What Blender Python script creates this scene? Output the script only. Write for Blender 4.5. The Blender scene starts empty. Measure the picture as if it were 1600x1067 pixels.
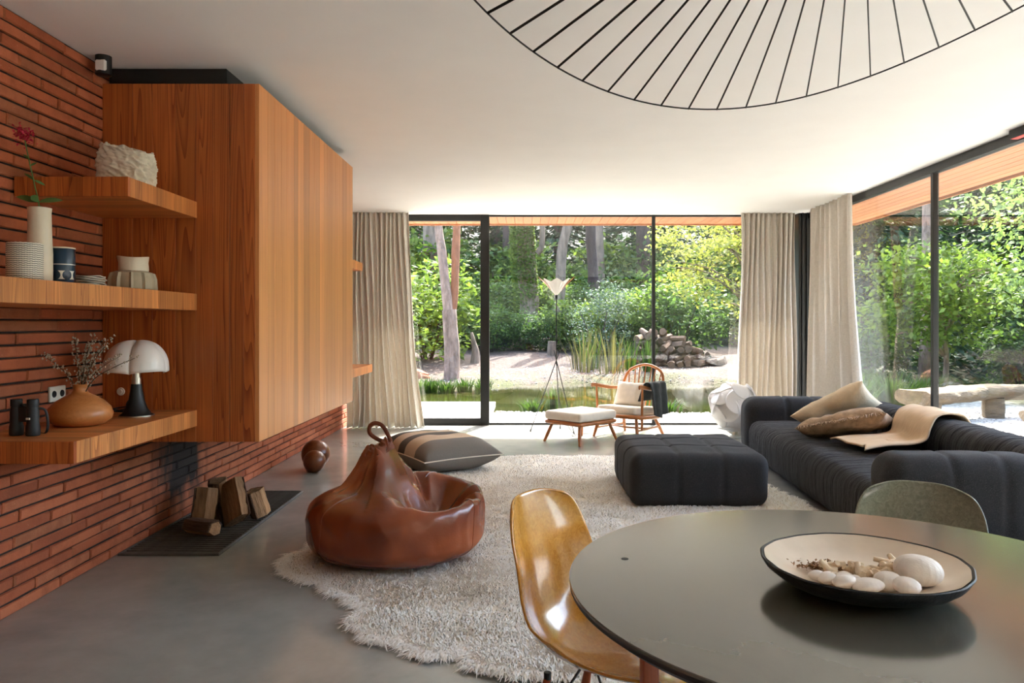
import bpy, bmesh, math, random
import numpy as np
from mathutils import Vector, Matrix, noise as mnoise
S = bpy.context.scene
COL = S.collection
PI = math.pi
R = math.radians

# ------------------------------------------------------------------ camera, sky, sun, exposure
cam_d = bpy.data.cameras.new('camera')
cam_d.sensor_width = 36.0
cam_d.lens = 1180 / 1600 * 36.0
cam_d.shift_x = -24 / 1600
cam_d.shift_y = -27.5 / 1600
cam_d.clip_end = 300
cam = bpy.data.objects.new('camera', cam_d)
COL.objects.link(cam)
cam.location = (0, 0, 1.26)
cam.rotation_euler = (PI / 2, 0, 0)
S.camera = cam

W = bpy.data.worlds.new('sky')
S.world = W
W.use_nodes = True
wn = W.node_tree
wn.nodes.clear()
wo = wn.nodes.new('ShaderNodeOutputWorld')
wb = wn.nodes.new('ShaderNodeBackground')
ws = wn.nodes.new('ShaderNodeTexSky')
ws.sky_type = 'NISHITA'
ws.sun_disc = False
ws.sun_elevation = R(51)
ws.sun_rotation = R(18)
ws.air_density = 1.0
ws.dust_density = 3.0
ws.ozone_density = 0.6
wn.links.new(ws.outputs[0], wb.inputs[0])
wb.inputs[1].default_value = SKY = 1.0
wn.links.new(wb.outputs[0], wo.inputs[0])

sun_d = bpy.data.lights.new('sun', 'SUN')
sun_d.energy = 8.5
sun_d.angle = R(0.6)
sun_d.color = (1.0, 0.975, 0.93)
sun = bpy.data.objects.new('sun', sun_d)
COL.objects.link(sun)
sun.location = (6, 18, 24)
sun.rotation_euler = Vector((0.33, 1.0, 1.29)).to_track_quat('Z', 'Y').to_euler()

S.view_settings.view_transform = 'Standard'
S.view_settings.look = 'None'
S.view_settings.gamma = 1.0
S.view_settings.use_curve_mapping = False
S.view_settings.exposure = 1.42
cy = S.cycles
cy.max_bounces = 12
cy.diffuse_bounces = 7
cy.glossy_bounces = 4
cy.transmission_bounces = 6
cy.transparent_max_bounces = 16
cy.sample_clamp_indirect = 6.0
cy.caustics_reflective = False
cy.caustics_refractive = False
cy.use_denoising = True

# ------------------------------------------------------------------ node helpers and materials
class NB:
    """small node-tree builder"""
    def __init__(self, name):
        self.m = bpy.data.materials.new(name)
        self.m.use_nodes = True
        self.t = self.m.node_tree
        self.t.nodes.clear()
        self.out = self.t.nodes.new('ShaderNodeOutputMaterial')
    def n(self, typ, ins=None, **props):
        nd = self.t.nodes.new('ShaderNode' + typ)
        for k, v in props.items():
            setattr(nd, k, v)
        for k, v in (ins or {}).items():
            self.set(nd, k, v)
        return nd
    def set(self, nd, k, v):
        s = nd.inputs[k]
        if isinstance(v, bpy.types.NodeSocket):
            self.t.links.new(v, s)
        elif isinstance(v, bpy.types.Node):
            self.t.links.new(v.outputs[0], s)
        else:
            if hasattr(s.default_value, '__len__') and not hasattr(v, '__len__'):
                v = (v,) * len(s.default_value)
            elif hasattr(v, '__len__') and len(v) == 3 and len(s.default_value) == 4:
                v = (*v, 1)
            s.default_value = v
    def math(self, op, a, b=0.0, c=None):
        ins = {0: a, 1: b}
        if c is not None:
            ins[2] = c
        return self.n('Math', ins, operation=op).outputs[0]
    def mix(self, f, a, b, mode='MIX'):
        nd = self.n('Mix', data_type='RGBA', blend_type=mode)
        self.set(nd, 0, f); self.set(nd, 6, a); self.set(nd, 7, b)
        return nd.outputs[2]
    def ramp(self, f, stops):
        nd = self.n('ValToRGB', {0: f})
        cr = nd.color_ramp
        while len(cr.elements) < len(stops):
            cr.elements.new(0.5)
        for e, (p, c) in zip(cr.elements, stops):
            e.position = p
            e.color = (*c, 1) if hasattr(c, '__len__') else (c, c, c, 1)
        return nd.outputs[0]
    def coord(self, kind='Object'):
        return self.n('TexCoord').outputs[kind]
    def pos(self):
        return self.n('NewGeometry').outputs['Position']
    def mapv(self, vec, scale=(1, 1, 1), loc=(0, 0, 0)):
        return self.n('Mapping', {'Vector': vec, 'Scale': scale, 'Location': loc}).outputs[0]
    def noise(self, vec, scale, detail=3, rough=0.55, dist=0.0):
        return self.n('TexNoise', {'Vector': vec, 'Scale': scale, 'Detail': detail, 'Roughness': rough, 'Distortion': dist}).outputs[0]
    def bump(self, h, strength=0.3, dist=0.01):
        return self.n('Bump', {'Height': h, 'Strength': strength, 'Distance': dist}).outputs[0]
    def bsdf(self, color, rough=0.5, normal=None, **kw):
        nd = self.n('BsdfPrincipled', {'Base Color': color, 'Roughness': rough})
        if normal is not None:
            self.set(nd, 'Normal', normal)
        for k, v in kw.items():
            self.set(nd, k.replace('_', ' '), v)
        return nd
    def done(self, sh):
        self.t.links.new(sh.outputs[0] if isinstance(sh, bpy.types.Node) else sh, self.out.inputs[0])
        return self.m

def srgb(r, g, b):
    f = lambda c: (c / 255 / 12.92) if c <= 10 else ((c / 255 + 0.055) / 1.055) ** 2.4
    return (f(r), f(g), f(b))

def plain(name, col, rough=0.5, var=0.12, scale=18, bump=0.0, bscale=60, bdist=0.004, stretch=(1, 1, 1), rnd=0.0, **kw):
    """base colour with a little procedural variation and fine relief"""
    b = NB(name)
    v = b.mapv(b.coord(), stretch)
    f = b.noise(v, scale, 4)
    lo = tuple(c * (1 - var) for c in col)
    hi = tuple(min(1, c * (1 + var)) for c in col)
    c = b.ramp(f, [(0.3, lo), (0.7, hi)])
    if rnd:
        r = b.n('ObjectInfo').outputs['Random']
        c = b.n('HueSaturation', {'Value': b.math('MULTIPLY_ADD', r, 2 * rnd, 1 - rnd), 'Color': c}).outputs[0]
    nm = b.bump(b.noise(v, bscale, 4), bump, bdist) if bump else None
    return b.done(b.bsdf(c, rough, nm, **kw))

def wood(name, dark, light, vary=(18, 18, 0.7), rough=0.42, rnd=0.16, stave=None, fine=6.0, cath=0.5, rings=3.0):
    b = NB(name)
    co = b.coord()
    rv = b.n('ObjectInfo').outputs['Random']
    off = b.n('CombineXYZ', {0: b.math('MULTIPLY', rv, 37.0), 1: b.math('MULTIPLY', rv, 61.0), 2: b.math('MULTIPLY', rv, 5.3)}).outputs[0]
    cv = b.n('VectorMath', {0: co, 1: off}, operation='ADD').outputs[0]
    low = b.noise(b.mapv(cv, tuple(k * 0.35 for k in vary)), 1.0, 2, 0.5, 0.6)
    # growth rings: contour lines of a stretched noise field, cathedral shapes along the grain
    rg = b.math('FRACT', b.math('MULTIPLY', low, 9.0 * rings))
    rg = b.math('POWER', rg, 2.2)
    fn = b.noise(b.mapv(cv, tuple(k * fine for k in vary)), 1.0, 3, 0.6)
    md = b.noise(b.mapv(cv, vary), 1.0, 4, 0.6, 0.3)
    f = b.math('ADD', b.math('MULTIPLY', rg, cath), b.math('ADD', b.math('MULTIPLY', fn, 0.5), b.math('MULTIPLY', md, 0.6)))
    c = b.ramp(b.math('SUBTRACT', f, 0.28), [(0.05, light), (0.45, tuple((x * 0.55 + y * 0.45) for x, y in zip(light, dark))), (0.95, dark)])
    val = b.math('MULTIPLY_ADD', rv, 2 * rnd, 1 - rnd)
    if stave:
        ax, wd = stave
        sp = b.n('SeparateXYZ', {0: co}).outputs[ax]
        wno = b.n('TexWhiteNoise', {'W': b.math('FLOOR', b.math('DIVIDE', sp, wd))}, noise_dimensions='1D').outputs[0]
        val = b.math('MULTIPLY', val, b.math('MULTIPLY_ADD', wno, 0.42, 0.8))
    c = b.n('HueSaturation', {'Value': val, 'Color': c}).outputs[0]
    return b.done(b.bsdf(c, rough, b.bump(fn, 0.12, 0.002)))

def leafmat(name, col, trans=0.45, var=0.45):
    b = NB(name)
    r = b.n('NewGeometry').outputs['Random Per Island']
    col = tuple(c * 0.5 for c in col)
    lo = tuple(c * (1 - var) for c in col)
    hi = (min(1, col[0] * (1 + 0.9 * var)), min(1, col[1] * (1 + 0.7 * var)), col[2] * (1 + 0.3 * var))
    c = b.ramp(r, [(0.0, lo), (0.5, col), (1.0, hi)])
    d = b.bsdf(c, 0.6, None, Specular_IOR_Level=0.2)
    t = b.n('BsdfTranslucent', {0: b.mix(1.0, c, (1.25, 1.3, 0.75, 1), 'MULTIPLY')})
    return b.done(b.n('MixShader', {0: trans, 1: d.outputs[0], 2: t.outputs[0]}))

M = {}
def build_materials():
    # brick, soot stain over the hearth has a shape of its own
    b = NB('brick_clay')
    rv = b.n('ObjectInfo').outputs['Random']
    ri = b.n('NewGeometry').outputs['Random Per Island']
    r = b.math('FRACT', b.math('ADD', b.math('MULTIPLY', rv, 3.7), ri))
    p = b.pos()
    c = b.ramp(r, [(0.0, srgb(150, 76, 46)), (0.35, srgb(178, 94, 58)), (0.7, srgb(190, 108, 72)), (1.0, srgb(158, 94, 62))])
    sp = b.noise(p, 9, 6, 0.7)
    c = b.mix(b.ramp(sp, [(0.45, 0.0), (0.75, 0.6)]), c, srgb(122, 60, 36))
    c = b.mix(b.ramp(b.noise(p, 60, 3), [(0.68, 0.0), (0.75, 0.4)]), c, srgb(215, 165, 130))
    x = b.n('SeparateXYZ', {0: p})
    wob = b.math('MULTIPLY', b.math('SUBTRACT', b.noise(b.mapv(p, (1, 6, 1.2)), 1.6, 4), 0.5), 0.5)
    ya = b.math('ABSOLUTE', b.math('SUBTRACT', b.math('ADD', x.outputs[1], wob), 4.9))
    sy = b.ramp(b.math('MULTIPLY', ya, 2.2), [(0.4, 1.0), (0.86, 0.0)])
    sz = b.ramp(b.math('ADD', x.outputs[2], wob), [(0.02, 0.0), (0.2, 1.0)])
    top = b.ramp(x.outputs[2], [(0.8, 1.0), (0.82, 0.0)])
    soot = b.math('MULTIPLY', b.math('MULTIPLY', sy, sz), top)
    c = b.mix(b.math('MULTIPLY', soot, 0.97), c, (0.008, 0.007, 0.007, 1))
    M['brick'] = b.done(b.bsdf(c, 0.85, b.bump(b.noise(p, 70, 5, 0.7), 0.5, 0.006)))
    M['mortar'] = plain('dark_mortar', srgb(40, 29, 24), 0.95, 0.3, 30, 0.4)
    light, dark = srgb(204, 116, 56), srgb(122, 46, 16)
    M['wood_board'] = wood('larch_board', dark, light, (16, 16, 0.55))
    M['wood_face'] = wood('larch_face', srgb(156, 82, 38), srgb(226, 156, 92), (20, 20, 0.3), rnd=0.2, cath=0.12)  # same larch as the side boards, light on the face put into paler tones
    M['wood_shelf'] = wood('larch_shelf', srgb(150, 74, 32), srgb(226, 152, 86), (0.6, 22, 0.6), stave=(1, 0.062), rnd=0.04)  # same larch again, lightened for the light falling on the right-facing edges
    M['wood_shelf_front'] = wood('larch_shelf_front', dark, light, (22, 0.6, 0.6), stave=(0, 0.06), rnd=0.04)
    M['soffit'] = wood('soffit_plank', srgb(150, 86, 50), srgb(204, 142, 96), (20, 0.5, 20), rnd=0.1, rough=0.6, cath=0.3)
    M['oak'] = wood('honey_elm', srgb(124, 66, 26), srgb(186, 116, 58), (30, 30, 3.0), rnd=0.03, rough=0.35, cath=0.3)
    M['leg_wood'] = wood('red_brown_leg', srgb(128, 54, 24), srgb(176, 88, 44), (30, 30, 2.0), rnd=0.03, cath=0.2)
    M['turned'] = wood('turned_vase', srgb(152, 84, 40), srgb(208, 138, 80), (9, 9, 16), rnd=0.02, rough=0.33, cath=0.15)
    M['ballwood'] = wood('dark_ball', srgb(76, 36, 18), srgb(134, 74, 40), (9, 9, 14), rnd=0.1, rough=0.3, cath=0.3)
    # polished concrete
    b = NB('polished_concrete')
    p = b.pos()
    n1 = b.noise(p, 0.9, 6, 0.62, 0.4)
    n2 = b.noise(p, 7, 5, 0.6)
    c = b.ramp(n1, [(0.3, srgb(134, 135, 130)), (0.5, srgb(154, 154, 148)), (0.72, srgb(172, 170, 161))])
    c = b.mix(0.12, c, b.ramp(n2, [(0.35, srgb(98, 100, 98)), (0.65, srgb(168, 166, 158))]))
    rg = b.ramp(n1, [(0.3, 0.10), (0.7, 0.17)])
    M['concrete'] = b.done(b.bsdf(c, rg, b.bump(n1, 0.02, 0.01), Specular_IOR_Level=0.6))
    M['ceiling'] = plain('ceiling_plaster', srgb(238, 238, 234), 0.9, 0.015, 3, 0.05, 200)
    M['white_wall'] = plain('white_plaster', srgb(232, 228, 220), 0.9, 0.02, 3)
    M['black_metal'] = plain('black_metal', srgb(26, 26, 26), 0.4, 0.2, 20)
    M['black'] = plain('black_satin', srgb(20, 20, 21), 0.5, 0.2, 20)
    M['steel'] = plain('brushed_steel', srgb(200, 192, 180), 0.3, 0.08, 40, Metallic=1.0)
    M['iron'] = plain('cast_iron', srgb(84, 79, 74), 0.6, 0.3, 20, 0.3)
    M['white_plastic'] = plain('white_plastic', srgb(232, 226, 212), 0.35, 0.03)
    # window glass: thin pane, clear with a Schlick reflection
    b = NB('window_glass')
    f = b.n('LayerWeight', {0: 0.5}).outputs['Facing']
    f = b.math('MULTIPLY_ADD', b.math('POWER', f, 5.0), 0.9, 0.045)
    M['glass'] = b.done(b.n('MixShader', {0: f, 1: b.n('BsdfTransparent', {0: (0.97, 0.985, 0.975, 1)}).outputs[0],
                                          2: b.n('BsdfGlossy', {0: (1, 1, 1, 1), 'Roughness': 0.0}).outputs[0]}))
    # linen curtain
    b = NB('curtain_linen')
    co = b.coord()
    wv = b.noise(b.mapv(co, (60, 60, 6)), 4, 4, 0.7)
    wl = b.noise(b.mapv(co, (6, 6, 120)), 4, 3, 0.7)
    c = b.ramp(b.math('MULTIPLY_ADD', wl, 0.5, b.math('MULTIPLY', wv, 0.5)), [(0.35, srgb(206, 197, 184)), (0.65, srgb(242, 237, 228))])
    d = b.bsdf(c, 0.9, b.bump(wl, 0.2, 0.003))
    t = b.n('BsdfTranslucent', {0: b.mix(0.5, c, (0.62, 0.6, 0.57, 1))})
    M['linen'] = b.done(b.n('MixShader', {0: 0.22, 1: d.outputs[0], 2: t.outputs[0]}))
    # dark sofa cloth with heather flecks
    b = NB('charcoal_weave')
    co = b.coord()
    n1 = b.noise(co, 260, 2, 0.8)
    n2 = b.noise(b.mapv(co, (1, 1, 1)), 8, 3)
    c = b.ramp(n1, [(0.4, srgb(24, 24, 25)), (0.6, srgb(40, 39, 41)), (0.78, srgb(92, 89, 90))])
    M['sofa'] = b.done(b.bsdf(c, 0.92, b.bump(b.math('ADD', n1, n2), 0.25, 0.004), Sheen_Weight=0.03))
    b = NB('charcoal_ribbed')
    co = b.coord()
    n1 = b.noise(co, 260, 2, 0.8)
    rb = b.noise(b.mapv(co, (3, 55, 3)), 1.0, 3, 0.6, 0.8)
    c = b.ramp(n1, [(0.4, srgb(23, 23, 24)), (0.6, srgb(38, 37, 39)), (0.78, srgb(86, 83, 84))])
    M['sofa_rib'] = b.done(b.bsdf(c, 0.92, b.bump(rb, 1.0, 0.03), Sheen_Weight=0.03))
    # brown leather
    b = NB('cognac_leather')
    co = b.coord()
    n1 = b.noise(co, 3.2, 2, 0.5, 0.2)
    n2 = b.noise(co, 40, 4, 0.7)
    c = b.ramp(n1, [(0.1, srgb(66, 26, 12)), (0.5, srgb(116, 50, 24)), (0.9, srgb(176, 94, 52))])
    M['leather'] = b.done(b.bsdf(c, 0.24, b.bump(b.math('MULTIPLY_ADD', n2, 0.2, b.noise(co, 7, 2, 0.5, 0.3)), 0.25, 0.02), Specular_IOR_Level=0.6))
    # striped floor cushion: bands across its length
    b = NB('striped_kilim')
    co = b.coord()
    t = b.math('ADD', b.n('SeparateXYZ', {0: co}).outputs[0], 0.5)
    nd = b.n('ValToRGB', {0: t})
    nd.color_ramp.interpolation = 'CONSTANT'
    be, dk, gr = srgb(216, 190, 160), srgb(92, 82, 72), srgb(126, 119, 110)
    st = [(0.0, gr), (0.22, be), (0.43, dk), (0.56, be), (0.7, dk), (0.82, be)]
    while len(nd.color_ramp.elements) < len(st):
        nd.color_ramp.elements.new(0.5)
    for e, (pp, cc) in zip(nd.color_ramp.elements, st):
        e.position = pp; e.color = (*cc, 1)
    wv = b.noise(b.mapv(co, (250, 60, 60)), 1.0, 3, 0.7)
    side = b.math('LESS_THAN', b.n('SeparateXYZ', {0: co}).outputs[2], 0.0)
    c = b.mix(side, nd.outputs[0], (*gr, 1))
    c = b.mix(b.math('MULTIPLY', wv, 0.35), c, (0.03, 0.028, 0.025, 1))
    M['kilim'] = b.done(b.bsdf(c, 0.95, b.bump(wv, 0.4, 0.004)))
    # fibreglass chairs
    for nm, c1, c2 in (('mustard_shell', srgb(186, 118, 30), srgb(214, 154, 58)), ('sage_shell', srgb(112, 114, 98), srgb(142, 144, 126))):
        b = NB(nm)
        co = b.coord()
        f = b.noise(b.mapv(co, (1, 1, 1)), 55, 5, 0.75, 1.5)
        c = b.ramp(f, [(0.35, c1), (0.65, c2)])
        M[nm] = b.done(b.bsdf(c, 0.2, None, Coat_Weight=0.5, Coat_Roughness=0.08))
    # table: satin dark linoleum
    b = NB('table_linoleum')
    co = b.coord()
    n1 = b.noise(co, 5, 6, 0.65, 0.6)
    c = b.ramp(n1, [(0.3, srgb(80, 78, 69)), (0.7, srgb(87, 85, 75))])
    M['table'] = b.done(b.bsdf(c, 0.15, None, IOR=1.65, Specular_IOR_Level=0.7))
    M['wool'] = plain('wool_white', srgb(236, 228, 212), 0.95, 0.06, 4)
    b = NB('wool_pile')
    ri = b.n('NewGeometry').outputs['Random Per Island']
    pn = b.noise(b.pos(), 1.3, 4, 0.6)
    c = b.ramp(ri, [(0.0, srgb(226, 216, 200)), (0.4, srgb(246, 243, 236)), (1.0, srgb(252, 250, 246))])
    c = b.mix(b.ramp(pn, [(0.58, 0.0), (0.75, 0.4)]), c, srgb(228, 212, 186))
    M['pile'] = b.done(b.bsdf(c, 0.9))
    M['cream'] = plain('cream_cushion', srgb(222, 212, 196), 0.9, 0.05, 20, 0.3, 200)
    M['blanket'] = plain('camel_blanket', srgb(206, 180, 148), 0.95, 0.1, 14, 0.5, 90, 0.006, (1, 8, 1))
    M['tan_pillow'] = plain('tan_linen', srgb(172, 146, 120), 0.95, 0.3, 22, 0.6, 60, 0.006)
    M['sand_pillow'] = plain('sand_linen', srgb(222, 204, 176), 0.95, 0.1, 10, 0.5, 60, 0.006)
    M['grey_wool'] = plain('grey_wool', srgb(62, 66, 66), 0.95, 0.2, 14, 0.5, 60, 0.006)
    M['paper'] = plain('white_paper', srgb(244, 242, 238), 0.7, 0.02, 10)
    b = NB('white_petal')
    d = b.bsdf(srgb(246, 244, 242), 0.35)
    t = b.n('BsdfTranslucent', {0: (0.95, 0.94, 0.93, 1)})
    M['petal'] = b.done(b.n('MixShader', {0: 0.35, 1: d.outputs[0], 2: t.outputs[0]}))
    M['opal'] = plain('opal_shade', srgb(240, 232, 226), 0.3, 0.02, 8)
    M['ceramic'] = plain('white_ceramic', srgb(226, 214, 192), 0.35, 0.06, 12, 0.25, 40, 0.004)
    M['stoneware'] = plain('grey_stoneware', srgb(178, 166, 142), 0.5, 0.15, 10, 0.2, 50)
    M['crumple'] = plain('chalky_ceramic', srgb(222, 214, 196), 0.8, 0.12, 14, 0.4, 40, 0.006)
    M['coaster'] = plain('white_coaster', srgb(212, 204, 192), 0.6, 0.1, 20, 0.3)
    # woven black and white pot
    b = NB('woven_pattern')
    co = b.coord()
    xs = b.n('SeparateXYZ', {0: co})
    ang = b.math('ARCTAN2', xs.outputs[1], xs.outputs[0])
    cols = b.math('SINE', b.math('MULTIPLY', ang, 22.0))
    rows = b.math('SINE', b.math('ADD', b.math('MULTIPLY', xs.outputs[2], 800.0), b.math('MULTIPLY', b.math('SIGN', cols), 0.5)))
    f = b.math('ADD', b.math('MULTIPLY', b.math('ABSOLUTE', cols), -0.45), rows)
    c = b.ramp(f, [(0.15, srgb(226, 220, 204)), (0.35, srgb(40, 40, 38))])
    M['woven'] = b.done(b.bsdf(c, 0.5))
    # navy canister with a band of white triangles either side of dark discs
    b = NB('navy_canister')
    co = b.coord()
    xs = b.n('SeparateXYZ', {0: co})
    ang = b.math('ARCTAN2', xs.outputs[1], xs.outputs[0])
    u = b.math('SUBTRACT', b.math('FRACT', b.math('MULTIPLY', ang, 7 / (2 * PI))), 0.5)
    v = b.math('MULTIPLY', b.math('SUBTRACT', xs.outputs[2], 0.042), 24.0)
    rr = b.math('SQRT', b.math('ADD', b.math('POWER', u, 2.0), b.math('POWER', b.math('MULTIPLY', v, 0.9), 2.0)))
    band = b.math('MULTIPLY', b.math('LESS_THAN', b.math('ABSOLUTE', v), 0.42), b.math('GREATER_THAN', rr, 0.42))
    line = b.math('LESS_THAN', b.math('ABSOLUTE', b.math('SUBTRACT', xs.outputs[2], 0.086)), 0.0018)
    c = b.mix(b.math('MAXIMUM', band, line), srgb(22, 48, 72), srgb(226, 226, 218))
    M['navy'] = b.done(b.bsdf(c, 0.25))
    M['bark'] = plain('pine_bark', srgb(140, 118, 105), 0.95, 0.55, 9, 0.9, 26, 0.05, (1, 1, 0.35))
    M['bark_red'] = plain('red_pine_bark', srgb(140, 92, 66), 0.95, 0.25, 9, 0.8, 26, 0.03, (1, 1, 0.35))
    M['bark_grey'] = plain('grey_bark', srgb(122, 105, 90), 0.95, 0.5, 7, 0.7, 20, 0.03, (1, 1, 0.35))
    M['bark_dark'] = plain('dark_bark', srgb(68, 54, 50), 0.95, 0.35, 7, 0.9, 20, 0.05, (1, 1, 0.3))
    M['log'] = plain('split_log', srgb(166, 124, 86), 0.9, 0.35, 14, 0.8, 30, 0.02, (1, 1, 0.25), rnd=0.3)
    M['log_bark'] = plain('log_bark', srgb(96, 66, 46), 0.95, 0.4, 14, 0.9, 30, 0.03, (1, 1, 0.3), rnd=0.2)
    M['pile_log'] = plain('weathered_log', srgb(100, 78, 62), 0.95, 0.35, 12, 0.6, 30, 0.02, rnd=0.4)
    M['driftwood'] = plain('bleached_wood', srgb(116, 100, 78), 0.9, 0.25, 6, 0.8, 18, 0.04, (0.4, 2, 2))
    M['leaf_bright'] = leafmat('leaf_bright', srgb(138, 166, 84))
    M['leaf_lime'] = leafmat('leaf_lime', srgb(200, 206, 112), 0.5, 0.35)
    M['leaf_mid'] = leafmat('leaf_mid', srgb(102, 134, 78))
    M['leaf_oak'] = leafmat('leaf_oak', srgb(156, 186, 122), 0.45, 0.4)
    M['leaf_dark'] = leafmat('leaf_dark', srgb(58, 88, 54), 0.3)
    M['leaf_blue'] = leafmat('leaf_blue', srgb(112, 136, 120), 0.3, 0.35)
    M['needle'] = leafmat('needle', srgb(66, 98, 72), 0.25)
    M['reed'] = leafmat('reed', srgb(78, 106, 50), 0.4)
    M['reed_dry'] = leafmat('reed_dry', srgb(122, 118, 84), 0.4)
    # garden ground: white gravel by the house, tan litter and moss on the far bank, dark wood floor beyond
    b = NB('garden_ground')
    p = b.pos()
    xs = b.n('SeparateXYZ', {0: p})
    n1 = b.noise(p, 0.7, 5, 0.65)
    n2 = b.noise(p, 14, 4, 0.75)
    vor = b.n('TexVoronoi', {'Vector': p, 'Scale': 26.0}).outputs['Distance']
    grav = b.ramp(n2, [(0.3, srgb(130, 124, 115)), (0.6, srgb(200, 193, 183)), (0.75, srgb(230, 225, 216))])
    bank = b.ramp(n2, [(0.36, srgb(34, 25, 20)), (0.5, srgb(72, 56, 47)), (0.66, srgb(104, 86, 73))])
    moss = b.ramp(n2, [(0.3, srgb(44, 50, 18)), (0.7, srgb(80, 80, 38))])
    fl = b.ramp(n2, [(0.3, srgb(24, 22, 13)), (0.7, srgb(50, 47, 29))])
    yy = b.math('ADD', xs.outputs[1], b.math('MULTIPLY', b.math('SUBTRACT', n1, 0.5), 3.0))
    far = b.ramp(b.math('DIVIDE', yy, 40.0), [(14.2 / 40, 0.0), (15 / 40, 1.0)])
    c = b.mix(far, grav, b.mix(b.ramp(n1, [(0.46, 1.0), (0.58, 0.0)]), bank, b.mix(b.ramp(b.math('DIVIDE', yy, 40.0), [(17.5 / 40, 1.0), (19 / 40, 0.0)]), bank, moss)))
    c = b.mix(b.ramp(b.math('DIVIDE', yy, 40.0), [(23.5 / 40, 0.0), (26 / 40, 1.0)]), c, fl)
    rt = b.math('ADD', xs.outputs[0], b.math('MULTIPLY', b.math('SUBTRACT', n1, 0.5), 3.0))
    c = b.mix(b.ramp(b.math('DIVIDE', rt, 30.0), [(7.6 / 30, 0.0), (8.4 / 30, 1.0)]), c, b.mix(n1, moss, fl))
    c = b.mix(b.math('LESS_THAN', xs.outputs[1], -5.5), c, b.mix(0.5, fl, srgb(40, 52, 28)))  # added slope behind the viewer, coloured dark to send less light indoors
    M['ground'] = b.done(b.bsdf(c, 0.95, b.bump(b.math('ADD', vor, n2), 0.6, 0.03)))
    M['pebble'] = plain('pebble', srgb(166, 158, 148), 0.8, 0.3, 6)
    b = NB('pond_water')
    p = b.pos()
    c = b.ramp(b.noise(p, 1.1, 5, 0.6), [(0.35, srgb(30, 34, 13)), (0.55, srgb(50, 50, 20)), (0.7, srgb(36, 46, 22))])
    M['water'] = b.done(b.bsdf(c, 0.04, b.bump(b.noise(b.mapv(p, (1, 2.2, 1)), 5, 4, 0.6), 0.03, 0.03), IOR=1.33))
    M['slab'] = plain('pale_slab', srgb(205, 198, 188), 0.9, 0.06, 6)
    M['bowl_in'] = plain('bowl_glaze', srgb(222, 204, 182), 0.3, 0.06, 14)
    M['bowl_out'] = plain('bowl_black', srgb(24, 24, 26), 0.5, 0.3, 60, 0.6, 120, 0.003)
    M['shell'] = plain('sea_shell', srgb(240, 231, 222), 0.6, 0.08, 30, 0.4, 140, 0.002)
    M['coral'] = plain('coral', srgb(234, 212, 182), 0.8, 0.14, 40, 0.5, 160, 0.003)
    M['limpet'] = plain('limpet', srgb(196, 168, 136), 0.7, 0.2, 60, 0.5, 100, 0.003)
    M['seed'] = plain('seed_shell', srgb(150, 112, 76), 0.7, 0.5, 200)
    M['stem'] = plain('green_stem', srgb(84, 118, 62), 0.6, 0.15)
    M['blossom'] = plain('crimson_blossom', srgb(188, 22, 62), 0.7, 0.25, 60)
    M['twig'] = plain('dry_twig', srgb(92, 74, 58), 0.9, 0.2)
    M['bud'] = plain('pale_bud', srgb(184, 172, 152), 0.8, 0.25, 80)
    M['rubber'] = plain('black_rubber', srgb(30, 31, 34), 0.55, 0.2, 40, 0.2)
    M['lens'] = plain('dark_lens', srgb(14, 18, 26), 0.05, 0.05)
    M['red'] = plain('red_light', srgb(200, 60, 48), 0.4, 0.1)
    M['glow_white'] = plain('white_cap', srgb(236, 234, 230), 0.4, 0.02)
    M['soil'] = plain('hearth_pit', srgb(12, 12, 12), 0.95, 0.2)
build_materials()

# ------------------------------------------------------------------ geometry helpers
def mk(name, me, mat=None, parent=None, loc=(0, 0, 0), rot=(0, 0, 0)):
    o = bpy.data.objects.new(name, me)
    COL.objects.link(o)
    o.parent = parent
    o.location = loc
    o.rotation_euler = rot if hasattr(rot, '__len__') else (0, 0, rot)
    if mat is not None and not me.materials:
        me.materials.append(M[mat] if isinstance(mat, str) else mat)
    return o

def meshv(verts, faces, smooth=True, angle=40, name='mesh'):
    me = bpy.data.meshes.new(name)
    me.from_pydata([tuple(v) for v in verts], [], faces)
    me.update()
    if smooth:
        me.shade_smooth()
        me.set_sharp_from_angle(angle=R(angle))
    return me

def fast_quads(V, nper=4, name='mesh'):
    """V: (n, nper, 3) array of separate polygons"""
    n = V.shape[0]
    me = bpy.data.meshes.new(name)
    me.vertices.add(n * nper)
    me.vertices.foreach_set('co', V.reshape(-1).astype(np.float32))
    me.loops.add(n * nper)
    me.loops.foreach_set('vertex_index', np.arange(n * nper, dtype=np.int32))
    me.polygons.add(n)
    me.polygons.foreach_set('loop_start', np.arange(0, n * nper, nper, dtype=np.int32))
    me.polygons.foreach_set('loop_total', np.full(n, nper, dtype=np.int32))
    me.update()
    me.validate()
    return me

def bm_mesh(bm, smooth=True, angle=40):
    me = bpy.data.meshes.new('mesh')
    bm.normal_update()
    bm.to_mesh(me)
    bm.free()
    if smooth:
        me.shade_smooth()
        me.set_sharp_from_angle(angle=R(angle))
    return me

def box_me(x0, x1, y0, y1, z0, z1, bev=0.0, seg=1):
    bm = bmesh.new()
    vs = [bm.verts.new((x, y, z)) for x in (x0, x1) for y in (y0, y1) for z in (z0, z1)]
    for f in ((0, 1, 3, 2), (4, 6, 7, 5), (0, 4, 5, 1), (2, 3, 7, 6), (0, 2, 6, 4), (1, 5, 7, 3)):
        bm.faces.new([vs[i] for i in f])
    bmesh.ops.recalc_face_normals(bm, faces=bm.faces)
    if bev:
        bmesh.ops.bevel(bm, geom=list(bm.edges), offset=bev, segments=seg, affect='EDGES', profile=0.5)
    return bm_mesh(bm, True, 35)

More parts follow.
